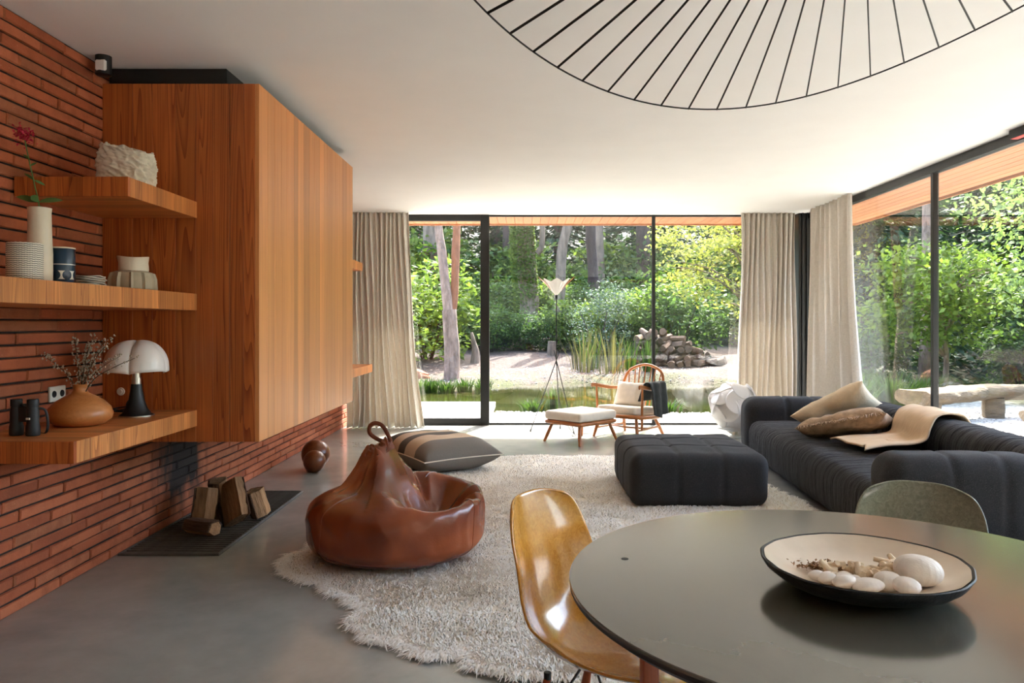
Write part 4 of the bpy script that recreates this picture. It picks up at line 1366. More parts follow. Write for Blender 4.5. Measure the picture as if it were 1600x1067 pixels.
def in_dish(name, me, mat, dx, dy, label, cat, group, rot=(0, 0, 0), lift=0.0):
    o = mk(name, me, mat, None, (DX + dx, DY + dy, TZ + (dz_at(math.hypot(dx, dy)) + 0.001) * 0.86 + lift), rot)
    return tag(o, label, cat, group)
for dx, dy, r, h, lb in ((0.075, -0.062, 0.043, 0.056, 'largest round sea urchin shell in the dish'), (0.008, -0.085, 0.026, 0.032, 'middle sized urchin shell beside the largest one in the dish'),
                         (0.028, -0.112, 0.025, 0.026, 'pale urchin shell against the near rim of the dish'), (-0.036, -0.098, 0.03, 0.022, 'flat white urchin shell near the dish rim, left of the others')):
    in_dish('sea_urchin_shell', urchin(r, h), 'shell', dx, dy, lb, 'shell', 'urchin shells in the dish', (R(4), R(-5), dx * 40), 0.004)
def pebble_me(r, seed):
    me = lathe_me([(0, 0)] + [(r * math.sin(PI * i / 10), r * 0.6 * (1 - math.cos(PI * i / 10))) for i in range(1, 10)] + [(0, r * 1.2)], 18, angle=80)
    for v in me.vertices:
        k = 1 + 0.25 * mnoise.noise(v.co * (1.3 / r) + Vector((seed, 0, 0)))
        v.co.x *= k * 1.15; v.co.y *= k
    return me
for i, (dx, dy, r) in enumerate(((-0.075, -0.085, 0.02), (-0.098, -0.065, 0.018), (-0.062, -0.06, 0.019), (-0.112, -0.05, 0.016), (-0.088, -0.04, 0.016), (-0.04, -0.05, 0.014), (-0.048, -0.022, 0.013))):
    in_dish('white_pebble', pebble_me(r, i), 'shell', dx, dy, 'small white rounded shell at the left of the dish', 'shell', 'small white shells in the dish', (0, 0, i), 0.003)
rc = random.Random(9)
for i in range(20):
    dx, dy = -0.055 + 0.12 * (i % 5) / 4 + rc.uniform(-.008, .008), -0.04 + 0.06 * (i // 5) / 3 + rc.uniform(-.006, .006)
    L = rc.uniform(0.026, 0.046)
    parts = [tube_vf([(0, 0, 0.007), (L * 0.5, rc.uniform(-.004, .004), 0.009), (L, rc.uniform(-.006, .006), 0.007 + rc.uniform(0, 0.02))], [0.0095, 0.0078, 0.0055], 7)]
    parts.append(tube_vf([(L * 0.4, 0, 0.008), (L * 0.55, 0.012 * rc.choice((-1, 1)), 0.013), (L * 0.6, 0.02 * rc.choice((-1, 1)), 0.018)], [0.008, 0.0065, 0.005], 7))
    me = meshv(*join_vf(parts), True, 80)
    in_dish('coral_piece', me, 'coral', dx, dy, 'knobbly branching beige coral piece heaped in the middle of the dish', 'coral', 'coral pieces in the dish', (0, 0, rc.uniform(0, 6)), 0.002 + 0.009 * (i % 2))
lim = lathe_me([(0, 0.0), (0.034, 0.0), (0.022, 0.018), (0.008, 0.032), (0, 0.034)], 60, angle=60, rfun=lambda a, z: 1 + 0.05 * math.sin(15 * a))
in_dish('limpet_shell', lim, 'limpet', 0.095, -0.003, 'ridged tan limpet shell behind the largest urchin shell', 'shell', 'limpets in the dish', (R(10), R(12), 0.4), 0.003)
rs = np.random.default_rng(2)
C = np.stack([rs.normal(-0.055, 0.030, 520), rs.normal(0.03, 0.014, 520), np.zeros(520)], 1)
C[:, 2] = [dz_at(math.hypot(a, b)) + 0.003 + 0.012 * rs.random() * math.exp(-((a + 0.06) / 0.04) ** 2) for a, b in C[:, :2]]
A_ = leaf_arr(C, 0.0085, rs, 0.7)
o = mk('tiny_shells', fast_quads(A_), 'seed', None, (DX, DY, TZ))
tag(o, 'heap of tiny brown shells at the back of the dish', 'tiny shells', None, 'stuff')

# ------------------------------------------------------------------ pendant over the table
pd = thing('pendant_lamp', 'huge black wire pendant ring with radiating spokes above the table', 'pendant lamp', (TX, TY, 2.3))
ringz = lambda a: 2.135 - 0.15 * math.cos(2 * (a - R(96))) - 2.3
pts = [(math.cos(2 * PI * i / 160), math.sin(2 * PI * i / 160), ringz(2 * PI * i / 160)) for i in range(160)]
mk('outer_ring', tube_me(pts, 0.0028, 6, True), 'black', pd)
mk('hub_ring', tube_me([(0.11 * math.cos(2 * PI * i / 32), 0.11 * math.sin(2 * PI * i / 32), 0) for i in range(32)], 0.008, 6, True), 'black', pd)
for k in range(64):
    a = R(87.0) + 2 * PI * k / 64
    mk('spoke', tube_me([(0.11 * math.cos(a), 0.11 * math.sin(a), 0), (math.cos(a), math.sin(a), ringz(a))], 0.0048, 6, flat=0.5), 'black', pd)
mk('bulb_holder', lathe_me([(0, -0.05), (0.03, -0.05), (0.04, 0.0), (0.04, 0.08), (0.012, 0.1), (0, 0.1)], 24), 'black', pd)
for a in (0.3, 2.4, 4.5):
    mk('stay', tube_me([(0.11 * math.cos(a), 0.11 * math.sin(a), 0), (0.03 * math.cos(a), 0.03 * math.sin(a), 0.06)], 0.003, 5), 'black', pd)
mk('cable', tube_me([(0, 0, 0.1), (0, 0, CEIL - 2.3)], 0.004, 6), 'black', pd)

# black track device at the header of the right glass
tk = thing('blind_motor', 'black slim fitting with red marks on the header of the glass wall', 'ceiling fitting', (3.39, 4.9, CEIL))
mk('housing', box_me(0, 0.068, -0.95, 0.42, -0.062, 0.0, 0.004), 'black', tk)
mk('marker', box_me(0.004, 0.05, 0.25, 0.40, -0.066, -0.0622), 'red', tk)

# ------------------------------------------------------------------ Windsor easy chair and footstool
def leg_turned(parent, a, b_, r=0.016, mat='oak', name='leg'):
    a, b_ = Vector(a), Vector(b_)
    pts = [a.lerp(b_, k / 10) for k in range(11)]
    mk(name, tube_me(pts, [r * (0.72 + 0.42 * math.sin(PI * min(1, 0.18 + k / 10 * 0.62)) - 0.3 * max(0, k / 10 - 0.6)) for k in range(11)], 12), mat, parent)
ec = thing('windsor_chair', 'low bow-backed wooden easy chair by the pond window', 'chair', (1.15, 8.52, 0), R(-39.8))
# local front is -y
fw, bw2 = 0.27, 0.235
mk('seat_frame', meshv(*join_vf([tube_vf(spline([(-fw, -0.27, 0.25), (fw, -0.27, 0.25), (bw2, 0.24, 0.21), (-bw2, 0.24, 0.21)], 40, True), 0.022, 8, True)]), True, 60), 'oak', ec)
mk('seat_webbing', box_me(-0.24, 0.24, -0.26, 0.22, 0.222, 0.234), 'cream', ec)
for sx in (-1, 1):
    leg_turned(ec, (sx * 0.235, -0.235, 0.245), (sx * 0.285, -0.29, 0))
    leg_turned(ec, (sx * 0.205, 0.2, 0.21), (sx * 0.255, 0.31, 0))
    mk('side_stretcher', tube_me(spline([(sx * 0.262, -0.26, 0.10), (sx * 0.25, 0.0, 0.10), (sx * 0.235, 0.26, 0.10)], 12), 0.011, 8), 'oak', ec)
    leg_turned(ec, (sx * 0.285, -0.2, 0.10), (sx * 0.30, -0.215, 0.555), 0.0125, 'oak', 'arm_post')
    arm = spline([(sx * 0.31, -0.295, 0.575), (sx * 0.305, -0.245, 0.578), (sx * 0.30, -0.12, 0.556), (sx * 0.285, 0.05, 0.53), (sx * 0.25, 0.235, 0.52)], 24)
    mk('armrest', tube_me(arm, [0.024 - 0.006 * i / len(arm) for i in range(len(arm))], 10, flat=0.45), 'oak', ec)
mk('cross_stretcher', tube_me(spline([(-0.25, 0.02, 0.10), (0, -0.05, 0.10), (0.25, 0.02, 0.10)], 12), 0.010, 8), 'oak', ec)
hoop = spline([(-0.2, 0.22, 0.22), (-0.255, 0.255, 0.42), (-0.262, 0.30, 0.58), (-0.2, 0.345, 0.72), (0, 0.365, 0.785), (0.2, 0.345, 0.72), (0.262, 0.30, 0.58), (0.255, 0.255, 0.42), (0.2, 0.22, 0.22)], 64)
mk('hoop', tube_me(hoop, 0.0165, 10), 'oak', ec)
for k in range(7):
    x0 = -0.15 + 0.05 * k
    tp = min(hoop[8:-8], key=lambda q: abs(q.x - x0 * 1.42) + (0 if q.z > 0.5 else 9))
    mk('spindle', tube_me([(x0, 0.225, 0.22), Vector((x0, 0.225, 0.22)).lerp(tp, 0.5), tp], [0.006, 0.0085, 0.006], 8), 'oak', ec)
sc = thing('seat_cushion', 'cream seat cushion of the bow-backed easy chair', 'cushion', (1.15, 8.52, 0), R(-39.8))
V, F, Nn = soft_vf(0.5, 0.52, 0.09, 0.03, 0.03)
mk('cover', meshv(V, [tuple(f) for f in F.tolist()], True, 80), 'cream', sc, (0, -0.03, 0.296), (R(-4), 0, 0))
bc = thing('back_pillow', 'small cream pillow leaning on the easy chair spindles', 'pillow', (1.15, 8.52, 0), R(-39.8))
mk('cover', pillow_me(0.42, 0.3, 0.13, 21, 22, 0.012), 'cream', bc, (-0.05, 0.12, 0.455), (R(66), 0, 0))
def jacket():
    """folded grey blanket hung over the near arm and hoop"""
    nu, nv = 26, 30
    V, F = [], []
    for j in range(nv + 1):
        t = j / nv
        for i in range(nu + 1):
            u = i / nu
            # path over the arm: inside -> crest -> outside hanging
            a = t * 1.0
            if a < 0.22:
                k = a / 0.22; y, z = -0.13 + 0.0 * k, 0.40 + 0.185 * k; off = -0.05 * (1 - k)
            elif a < 0.36:
                k = (a - 0.22) / 0.14; off = 0.06 * k; z = 0.585 + 0.016 * math.sin(PI * k)
            else:
                k = (a - 0.36) / 0.64; off = 0.06 + 0.035 * k; z = 0.585 - 0.37 * k * (1 - 0.28 * abs(u - 0.45))
            x = 0.275 + off
            y = -0.04 + (u - 0.35) * (0.36 - 0.1 * t) + 0.05 * t
            f = 0.022 * math.sin(u * 13 + t * 3) * (0.3 + t) + 0.012 * nz((u * 5, t * 5, 1))
            V.append((x + max(-0.012, f), y, z + 0.01))
    n = nu + 1
    for j in range(nv):
        for i in range(nu):
            F.append((j * n + i, j * n + i + 1, (j + 1) * n + i + 1, (j + 1) * n + i))
    o = mk('grey_throw', meshv(V, F, True, 80), 'grey_wool', None, (1.15, 8.52, 0), R(-39.8))
    m = o.modifiers.new('thick', 'SOLIDIFY'); m.thickness = 0.014
    tag(o, 'dark grey wool throw hanging over the easy chair arm', 'throw')
jacket()
fs = thing('footstool', 'wooden footstool with splayed legs before the easy chair', 'footstool', (0.575, 8.14, 0), R(44))
rim = spline([(-0.29, -0.24, 0.215), (0.29, -0.24, 0.215), (0.29, 0.24, 0.215), (-0.29, 0.24, 0.215)], 48, True)
V, F, Nn = soft_vf(0.6, 0.52, 0.045, 0.021, 0.03)
mk('frame', meshv(V, [tuple(f) for f in F.tolist()], True, 80), 'oak', fs, (0, 0, 0.215))
for sx in (-1, 1):
    for sy in (-1, 1):
        leg_turned(fs, (sx * 0.235, sy * 0.195, 0.2), (sx * 0.30, sy * 0.255, 0))
V, F, Nn = soft_vf(0.6, 0.52, 0.095, 0.03, 0.03)
mk('pad', meshv(V, [tuple(f) for f in F.tolist()], True, 80), 'cream', fs, (0, 0, 0.286))

# ------------------------------------------------------------------ tripod floor lamp
lp = thing('floor_lamp', 'thin tripod floor lamp with folded white paper shade by the window', 'lamp', (0.335, 8.72, 0))
J = Vector((0, 0, 0.84))
for fx, fy in ((-0.30, 0.12), (0.2, -0.1), (0.06, 0.36)):
    d = Vector((fx, fy, 0.004))
    lg = mk('leg', tube_me([J + (J - d).normalized() * 0.12, J, d], [0.004, 0.0055, 0.0045], 8), 'black_metal', lp)
    mk('foot', tube_me([d - Vector((0, 0, 0.002)), d + (J - d).normalized() * 0.03], 0.008, 8), 'rubber', lg)
mk('pole', tube_me([J - Vector((0, 0, 0.05)), (0, 0, 1.57)], 0.006, 8), 'black_metal', lp)
mk('socket', lathe_me([(0, 1.55), (0.013, 1.55), (0.016, 1.6), (0, 1.6)], 16), 'black', lp)
def kite(a, tilt, L, w, fold):
    c, s = math.cos(a), math.sin(a)
    V = []
    for (r, k, h) in ((0.01, 0, 0.0), (L * 0.62, -w, L * 0.62 + fold), (L, 0, L), (L * 0.62, w, L * 0.62 + fold)):
        rr_, zz = r * math.sin(tilt), h * math.cos(tilt)
        V.append((rr_ * c - k * s, rr_ * s + k * c, zz))
    return meshv(V, [(0, 1, 2), (0, 2, 3)], False)
for k in range(6):
    a = R(-90 + 60 * k)
    o = mk('shade_panel', kite(a, R(40), 0.26, 0.09, 0.03), 'paper', lp, (0, 0, 1.585))
    m = o.modifiers.new('thick', 'SOLIDIFY'); m.thickness = 0.002
for a in (R(185), R(-5)):
    o = mk('wing_panel', kite(a, R(46), 0.30, 0.05, 0.02), 'oak', lp, (0, 0, 1.60))
    m = o.modifiers.new('thick', 'SOLIDIFY'); m.thickness = 0.003
mk('cord', tube_me(spline([(0.0, 0.0, 0.82), (0.03, -0.04, 0.4), (0.12, -0.12, 0.12), (0.18, -0.18, 0.03), (0.22, -0.2, 0.006), (0.17, -0.26, 0.005), (0.2, -0.14, 0.005), (0.45, -0.02, 0.005)], 50), 0.0035, 6), 'rubber', lp)

# ------------------------------------------------------------------ globe lamp of white petals
gl = thing('petal_globe_lamp', 'white globe lamp of overlapping curved petals on the floor beside the sofa', 'lamp', (2.31, 8.40, 0))
def petal_me():
    V, F = [], []
    n, m_ = 12, 28
    for i in range(n + 1):
        r = i / n
        for j in range(m_):
            a = 2 * PI * j / m_
            x, y = r * math.cos(a), r * math.sin(a) * 0.82
            x, y = x * 0.165, y * 0.165
            rad = 0.27
            lift = 0.10 * max(0, x / 0.165) ** 2 * 0.6        # outer end curls off the globe
            z = math.sqrt(max(0.0, rad ** 2 - x * x - y * y)) - rad + lift - 0.03 * max(0, -x / 0.165) ** 2
            V.append((x, y, z))
    for i in range(n):
        for j in range(m_):
            k = (j + 1) % m_
            F.append((i * m_ + j, i * m_ + k, (i + 1) * m_ + k, (i + 1) * m_ + j))
    return meshv(V, F, True, 80)
pm = petal_me(); pm.materials.append(M['petal'])
GC = Vector((0, 0, 0.325))
for k in range(26):
    z = 1 - 2 * (k + 0.5) / 26
    r = math.sqrt(1 - z * z); a = k * 2.399963 + 0.4
    d = Vector((r * math.cos(a), r * math.sin(a), z))
    q = d.to_track_quat('Z', 'Y') @ Matrix.Rotation(a * 1.7, 3, 'Z').to_quaternion()
    o = mk('petal', pm, None, gl, GC + d * 0.262, q.to_euler())
    o.rotation_euler = q.to_euler()
    m = o.modifiers.new('thick', 'SOLIDIFY'); m.thickness = 0.003
mk('core', ball(0.2), 'petal', gl, (0, 0, 0.125))
mk('foot', lathe_me([(0, 0), (0.08, 0), (0.08, 0.01), (0.03, 0.03), (0.03, 0.13), (0, 0.13)], 24), 'white_plastic', gl)

# ------------------------------------------------------------------ the garden
POND = [(-9, 12.9), (-5, 12.8), (-2, 12.7), (-0.7, 12.4), (-0.45, 11.85), (1, 11.6), (3, 11.7), (5, 12.2), (6.2, 14), (5.5, 17), (3, 18.1), (1, 17.8), (-0.5, 16.9), (-2, 15.7), (-5, 15.4), (-9, 15.2)]
_pp = np.array(POND)
def pond_sd(x, y):
    """signed distance to the pond outline, negative inside (x, y arrays)"""
    ins = np.zeros(x.shape, bool)
    dmin = np.full(x.shape, 1e9)
    for (x0, y0), (x1, y1) in zip(_pp, np.roll(_pp, -1, 0)):
        m = ((y0 > y) != (y1 > y)) & (x < (x1 - x0) * (y - y0) / (y1 - y0 + 1e-12) + x0)
        ins ^= m
        ex, ey = x1 - x0, y1 - y0
        t = np.clip(((x - x0) * ex + (y - y0) * ey) / (ex * ex + ey * ey), 0, 1)
        dmin = np.minimum(dmin, np.hypot(x - x0 - t * ex, y - y0 - t * ey))
    return np.where(ins, -dmin, dmin)
def ground_z(x, y):
    x = np.asarray(x, float); y = np.asarray(y, float)
    z = np.full(np.broadcast(x, y).shape, -0.06)
    z = z + np.clip(y - 17, 0, 12) * 0.062 + np.clip(y - 29, 0, 50) * 0.30
    z = z + np.clip(x - 11.5, 0, 40) * 0.22 * np.clip((y + 5) / 10, 0, 1) * (1 - np.clip((y - 24) / 10, 0, 1) * 0.5)
    z = z + np.clip(-x - 9, 0, 40) * 0.15 + np.clip(-y - 6, 0, 30) * 1.0  # last term: unseen rear slope, added to block sky light from behind
    sd = pond_sd(x, y)
    z = z - 0.55 * np.clip((0.5 - sd) / 1.1, 0, 1) ** 1.5 * (sd < 0.5)
    wob = 0.04 * np.sin(x * 1.9 + 1.3 * np.sin(y * 1.1)) * np.sin(y * 1.7 + x * .6)
    near = (x < 3.6) & (y < 11.3)
    return z + np.where(near, wob * 0.1, wob * np.clip((y - 9) / 6 + np.clip(x - 6, 0, 6) / 6, 0.15, 1))
def gz(x, y):
    return float(ground_z(np.array([x]), np.array([y]))[0])
def terrain():
    xs = np.concatenate([np.arange(-60, -10, 2.5), np.arange(-10, 14, 0.25), np.arange(14, 70, 2.5)])
    ys = np.concatenate([np.arange(-40, 5, 2.5), np.arange(5, 24, 0.25), np.arange(24, 75, 2.0)])
    X, Y = np.meshgrid(xs, ys, indexing='ij')
    Z = ground_z(X, Y)
    under = (X > -3.0) & (X < 3.55) & (Y > -4) & (Y < YB + 0.05)
    Z = np.where(under, -0.3, Z)
    idx = np.arange(X.size).reshape(X.shape)
    F = np.stack([idx[:-1, :-1], idx[1:, :-1], idx[1:, 1:], idx[:-1, 1:]], -1).reshape(-1, 4)
    me = meshv(np.stack([X, Y, Z], -1).reshape(-1, 3).tolist(), [tuple(f) for f in F.tolist()], True, 80)
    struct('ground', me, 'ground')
terrain()
wt = struct('pond_water', meshv([(x, y, -0.13) for x, y in [(p.x, p.y) for p in spline([(x, y, 0) for x, y in [(_pp.mean(0) + (np.array(q) - _pp.mean(0)) * 1.12).tolist() for q in POND]], 120, True)]], [tuple(range(len(spline([(x, y, 0) for x, y in POND], 120, True))))], False), 'water', 'shallow garden pond with reeds')
struct('terrace_slab', box_me(-5.0, -0.52, YB + 0.06, 12.35, -0.1, -0.012, 0.006), 'slab')

def pebbles():
    rng = np.random.default_rng(8)
    P = np.concatenate([rng.uniform((-0.4, 9.6), (3.6, 11.5), (2600, 2)), rng.uniform((-2, 16.5), (5, 20), (900, 2)), rng.uniform((3.7, 5.2), (8, 11.5), (2200, 2)), rng.uniform((-0.5, 11.3), (4, 12.2), (700, 2))])
    sd = pond_sd(P[:, 0], P[:, 1])
    P = P[sd > 0.05]
    z = ground_z(P[:, 0], P[:, 1])
    oct_ = np.array([(1, 0, 0), (-1, 0, 0), (0, 1, 0), (0, -1, 0), (0, 0, .6), (0, 0, -.6)])
    fo = np.array([(0, 2, 4), (2, 1, 4), (1, 3, 4), (3, 0, 4), (2, 0, 5), (1, 2, 5), (3, 1, 5), (0, 3, 5)])
    s = rng.uniform(0.008, 0.026, len(P))
    V = (oct_[None] * rng.uniform(0.7, 1.3, (len(P), 6, 3)) * s[:, None, None]) + np.concatenate([P, (z + s * 0.3)[:, None]], 1)[:, None]
    T = V[:, fo].reshape(-1, 3, 3)
    o = mk('gravel', fast_quads(T, 3), 'pebble')
    tag(o, 'loose pale gravel outside the windows and around the pond', 'gravel', None, 'stuff')
pebbles()

def foliage_me(blobs, nclump, per, csize, leaf, seed, mat, shell=0.55, aspect=0.5, droop=0.15):
    rng = np.random.default_rng(seed)
    me = fast_quads(leaf_arr(clumped(blobs, nclump, per, csize, rng, shell), leaf, rng, aspect, droop))
    me.materials.append(M[mat])
    return me

def trunk_me(path, r0, r1, sides=12, seed=0):
    p = spline(path, 22)
    n = len(p)
    V, F = tube_vf(p, [r0 + (r1 - r0) * i / (n - 1) + (r0 * 0.25 * max(0, 1 - i / 2.0)) for i in range(n)], sides)
    V = [v + Vector((nz((v.x * 5 + seed, v.y * 5, v.z * 1.5)), nz((v.x * 5, v.y * 5 + seed, v.z * 1.5)), 0)) * (r0 * 0.16) for v in V]
    me = meshv(V, F, True, 80)
    fix_normals(me)
    return me

# forest wall: shared crowns, many trees
def conifer_me(H, r, seed, mat, layers=14, per=120):
    """drooping sprays of needles, tier by tier"""
    rng = np.random.default_rng(seed)
    C, D = [], []
    for L in range(layers):
        t = L / (layers - 1)
        z = H * (0.06 + 0.92 * t)
        rr = r * (1 - t) ** 0.8 + 0.15
        nb = 9
        for b_ in range(nb):
            a = 2 * PI * (b_ + rng.random()) / nb
            m = int(per / nb) * 2
            s = rng.random(m) ** 0.7
            w = 0.16 * rr * (1.1 - s) + 0.08
            lat = rng.normal(size=m) * w
            x = np.cos(a) * s * rr - np.sin(a) * lat
            y = np.sin(a) * s * rr + np.cos(a) * lat
            zz = z - 0.28 * rr * s ** 1.6 + rng.normal(size=m) * 0.06
            C.append(np.stack([x, y, zz], 1))
            D.append(np.stack([np.cos(a) + np.sign(lat) * -np.sin(a) * .6, np.sin(a) + np.sign(lat) * np.cos(a) * .6, np.full(m, -0.35)], 1))
    C = np.concatenate(C); D = np.concatenate(D)
    me = fast_quads(leaf_arr(C, 0.34, rng, 0.28, 0, D))
    me.materials.append(M[mat])
    return me

CON = [conifer_me(11.0, 2.4, 40 + k, ('needle', 'leaf_dark', 'needle')[k], 20, 170) for k in range(3)]
BRO = [foliage_me([(0, 0, 3.2, 2.2, 2.2, 1.9), (0.6, 0.4, 5.4, 2.5, 2.3, 1.8), (-0.8, -0.3, 7.6, 2.3, 2.3, 1.9)], 520, 9, 0.24, 0.26, 50 + k, ('leaf_dark', 'leaf_mid')[k], 0.3) for k in range(2)]
TRK = trunk_me([(0, 0, -0.4), (0.05, 0, 4), (-0.05, 0.05, 9)], 0.2, 0.09)
TRK.materials.append(M['bark_dark'])
rngf = random.Random(21)
def forest_tree(x, y, s, kind, k):
    nm = ('conifer', 'broadleaf_tree')[kind]
    side = y < 31 and x > 14
    look = ('blue-green drooping conifer', 'dark green drooping conifer', 'blue-green drooping conifer')[k % 3] if kind == 0 else ('dark leafy tree', 'mid green leafy tree')[k % 2]
    where = 'in the wood seen through the right glass wall' if side else ('in the front rank of the forest beyond the pond' if y < 35.2 else 'deep in the forest beyond the pond')
    t = thing(nm, look + ' ' + where, 'tree', (x, y, gz(x, y)), rngf.uniform(0, 6.28), look + 's ' + where)
    c = mk('crown', (CON if kind == 0 else BRO)[k % (3 if kind == 0 else 2)], None, t)
    c.scale = (s, s, s)
    mk('trunk', TRK, None, t).scale = (s, s, s)
spots = []
for row, (y0, step) in enumerate(((33.5, 3.4), (37.0, 3.6), (41.0, 4.0))):
    x = -15.0 - row
    while x < 24 + row * 3:
        spots.append((x + rngf.uniform(-.7, .7), y0 + rngf.uniform(-1.2, 1.2)))
        x += step
for x, y in ((14.5, 16), (15, 20.5), (14.5, 24.5), (16, 28), (19, 30), (18.5, 18.5), (19, 23), (19.5, 26.5), (23, 21), (24, 27)):
    spots.append((x, y))
for i, (x, y) in enumerate(spots):
    forest_tree(x, y, rngf.uniform(0.85, 1.2), 0 if rngf.random() < 0.62 else 1, i)

# undergrowth shrubs along the wood edge
SHR = [foliage_me([(0, 0, 0.75, 1.15, 0.9, 0.8), (0.5, -0.2, 1.25, 0.8, 0.7, 0.7), (-0.55, 0.1, 1.15, 0.75, 0.7, 0.6)], 330, 8, 0.11, 0.135, 70 + k, m, 0.45, 0.55) for k, m in enumerate(('leaf_bright', 'leaf_mid', 'leaf_bright', 'leaf_mid'))]
STM = meshv(*join_vf([tube_vf([(0.05 * math.cos(a), 0.05 * math.sin(a), -0.15), (0.3 * math.cos(a), 0.3 * math.sin(a), 0.6), (0.6 * math.cos(a), 0.5 * math.sin(a), 1.2)], [0.03, 0.02, 0.01], 6) for a in (0.2, 1.5, 2.8, 4.1, 5.3)]), True, 80)
STM.materials.append(M['bark_dark'])
def shrub(x, y, s, k, label=None, group=None, mes=None):
    if label is None:
        label = ('bright green leafy shrub', 'mid green leafy shrub')[k % 2] + (' low on the far pond bank' if y < 25.8 else (' along the wood edge beyond the pond' if y < 28.8 else ' standing tall under the forest trees'))
        group = label.replace('shrub', 'shrubs', 1)
    t = thing('leafy_shrub', label, 'shrub', (x, y, gz(x, y)), rngf.uniform(0, 6.28), group)
    c = mk('foliage', mes or SHR[k % 4], None, t); c.scale = (s, s, s)
    mk('stems', STM, None, t).scale = (s, s, s)
    return t
for i in range(21):
    shrub(-9.5 + i * 0.85 + rngf.uniform(-.4, .4), 27.0 + rngf.uniform(-1.2, 1.6), rngf.uniform(1.0, 1.5), i)
for i in range(17):
    shrub(-8.5 + i * 1.15 + rngf.uniform(-.4, .4), 30.2 + rngf.uniform(-0.8, 1.2), rngf.uniform(1.4, 2.1), i + 1)
for (x, y, s, k) in ((-3.6, 19.8, 1.35, 0), (-2.9, 21.8, 1.5, 2), (-4.8, 21.4, 1.6, 0), (-1.2, 24.2, 0.8, 1), (-0.1, 24.6, 0.7, 1), (0.8, 24.4, 0.75, 3), (1.7, 24.0, 0.9, 0), (2.6, 23.2, 1.0, 2), (3.5, 23.4, 1.2, 0), (4.6, 23.0, 1.3, 1), (-2.0, 25.2, 0.9, 3)):
    shrub(x, y, s, k)
blue = foliage_me([(0, 0, 0.9, 0.8, 0.8, 0.9), (0.3, 0, 1.5, 0.6, 0.6, 0.5)], 380, 7, 0.08, 0.085, 91, 'leaf_blue', 0.4, 0.45)
shrub(2.05, 21.6, 1.15, 0, 'blue-grey leaved shrub behind the reeds', None, blue)

# singled-out trunks of the wood edge
def trunk_tree(name, label, base, pts, r0, r1, mat, extra=None):
    x, y = base
    t = thing(name, label, 'tree', (x, y, gz(x, y)))
    mk('trunk', trunk_me([(0, 0, -0.3)] + pts, r0, r1, 14, x), mat, t)
    return t
pt = trunk_tree('forked_pine', 'forked pine with pale and reddish stems on the pond bank', (-1.76, 17.6), [(0, 0, 0.8), (-0.08, 0, 1.6)], 0.19, 0.165, 'bark')
mk('stem', trunk_me([(-0.07, 0, 1.45), (-0.13, 0, 2.0), (-0.22, 0.05, 2.8), (-0.36, 0.1, 3.9), (-0.5, 0.1, 6.5)], 0.125, 0.085, 12, 1), 'bark', pt)
mk('stem', trunk_me([(-0.05, 0.05, 1.4), (0.05, 0.1, 2.0), (0.07, 0.15, 2.8), (0.1, 0.2, 3.9), (0.12, 0.2, 6.5)], 0.105, 0.08, 12, 2), 'bark_red', pt)
for pth in ([(-0.33, 0.1, 3.55), (-0.7, 0, 3.65), (-1.2, -0.1, 4.0)], [(-0.3, 0.1, 3.6), (0.0, 0, 3.75), (0.5, -0.2, 4.1)]):
    mk('branch', trunk_me(pth, 0.03, 0.015, 7), 'bark', pt)
iv = trunk_tree('ivy_clad_tree', 'thick trunk wrapped in green ivy across the pond', (0.06, 26.0), [(0.0, 0, 1.5), (-0.1, 0, 3), (-0.2, 0.1, 5), (-0.15, 0.2, 8)], 0.36, 0.26, 'bark')
rng = np.random.default_rng(31)
n = 5200
zz = 0.6 + 4.6 * rng.random(n) ** 0.7
aa = rng.uniform(-2.9, 0.3, n)
cx = np.interp(zz, [0, 1.5, 3, 5, 8], [0, 0, -0.1, -0.2, -0.15])
rr_ = np.interp(zz, [0, 5], [0.40, 0.34]) + rng.random(n) * 0.10
keep = rng.random(n) < np.where(zz < 1.7, 0.35, 1.0)
iva = leaf_arr(np.stack([cx - 0.12 + rr_ * np.cos(aa), rr_ * np.sin(aa), zz], 1)[keep], 0.10, rng, 0.8)
mk('ivy', fast_quads(iva), 'leaf_bright', iv)['kind'] = 'stuff'
mk('branch', trunk_me([(0.25, 0, 3.2), (0.45, 0, 3.6), (0.4, 0, 5.5)], 0.12, 0.09, 10, 3), 'bark_grey', iv)
trunk_tree('leaning_tree', 'slender grey trunk bending to the upper right behind the floor lamp', (0.92, 25.6), [(0.04, 0, 0.8), (0.2, 0, 2.0), (0.24, 0, 3.2), (0.5, 0, 4.5), (0.62, 0.1, 7)], 0.2, 0.15, 'bark_grey')
trunk_tree('straight_pine', 'straight purplish pine trunk right of the leaning grey tree', (2.3, 26.2), [(0, 0, 2), (-0.1, 0, 4), (-0.16, 0, 8)], 0.21, 0.16, 'bark_dark')
trunk_tree('straight_pine', 'dull trunk just behind the purplish pine', (2.75, 28.6), [(0, 0, 2), (-0.05, 0, 4), (-0.1, 0, 8)], 0.22, 0.18, 'bark_grey')
trunk_tree('straight_pine', 'broad hazy grey trunk left of the forked pine', (-3.75, 29.5), [(0, 0, 2), (0.05, 0, 4), (0.1, 0, 8)], 0.42, 0.34, 'bark_grey')
trunk_tree('straight_pine', 'thin brown trunk just right of the sliding door stile', (-0.8, 30.5), [(0, 0, 2), (0.0, 0, 4), (-0.05, 0, 8)], 0.22, 0.18, 'bark_dark')
trunk_tree('straight_pine', 'thin brown trunk left of the ivy-clad tree', (-0.2, 31.5), [(0, 0, 2), (0.0, 0, 4), (-0.05, 0, 8)], 0.22, 0.18, 'bark_dark')
trunk_tree('straight_pine', 'reddish trunk left of the slim window mullion', (4.45, 29.0), [(0, 0, 2), (0.0, 0, 4), (-0.05, 0, 8)], 0.3, 0.25, 'bark_dark')
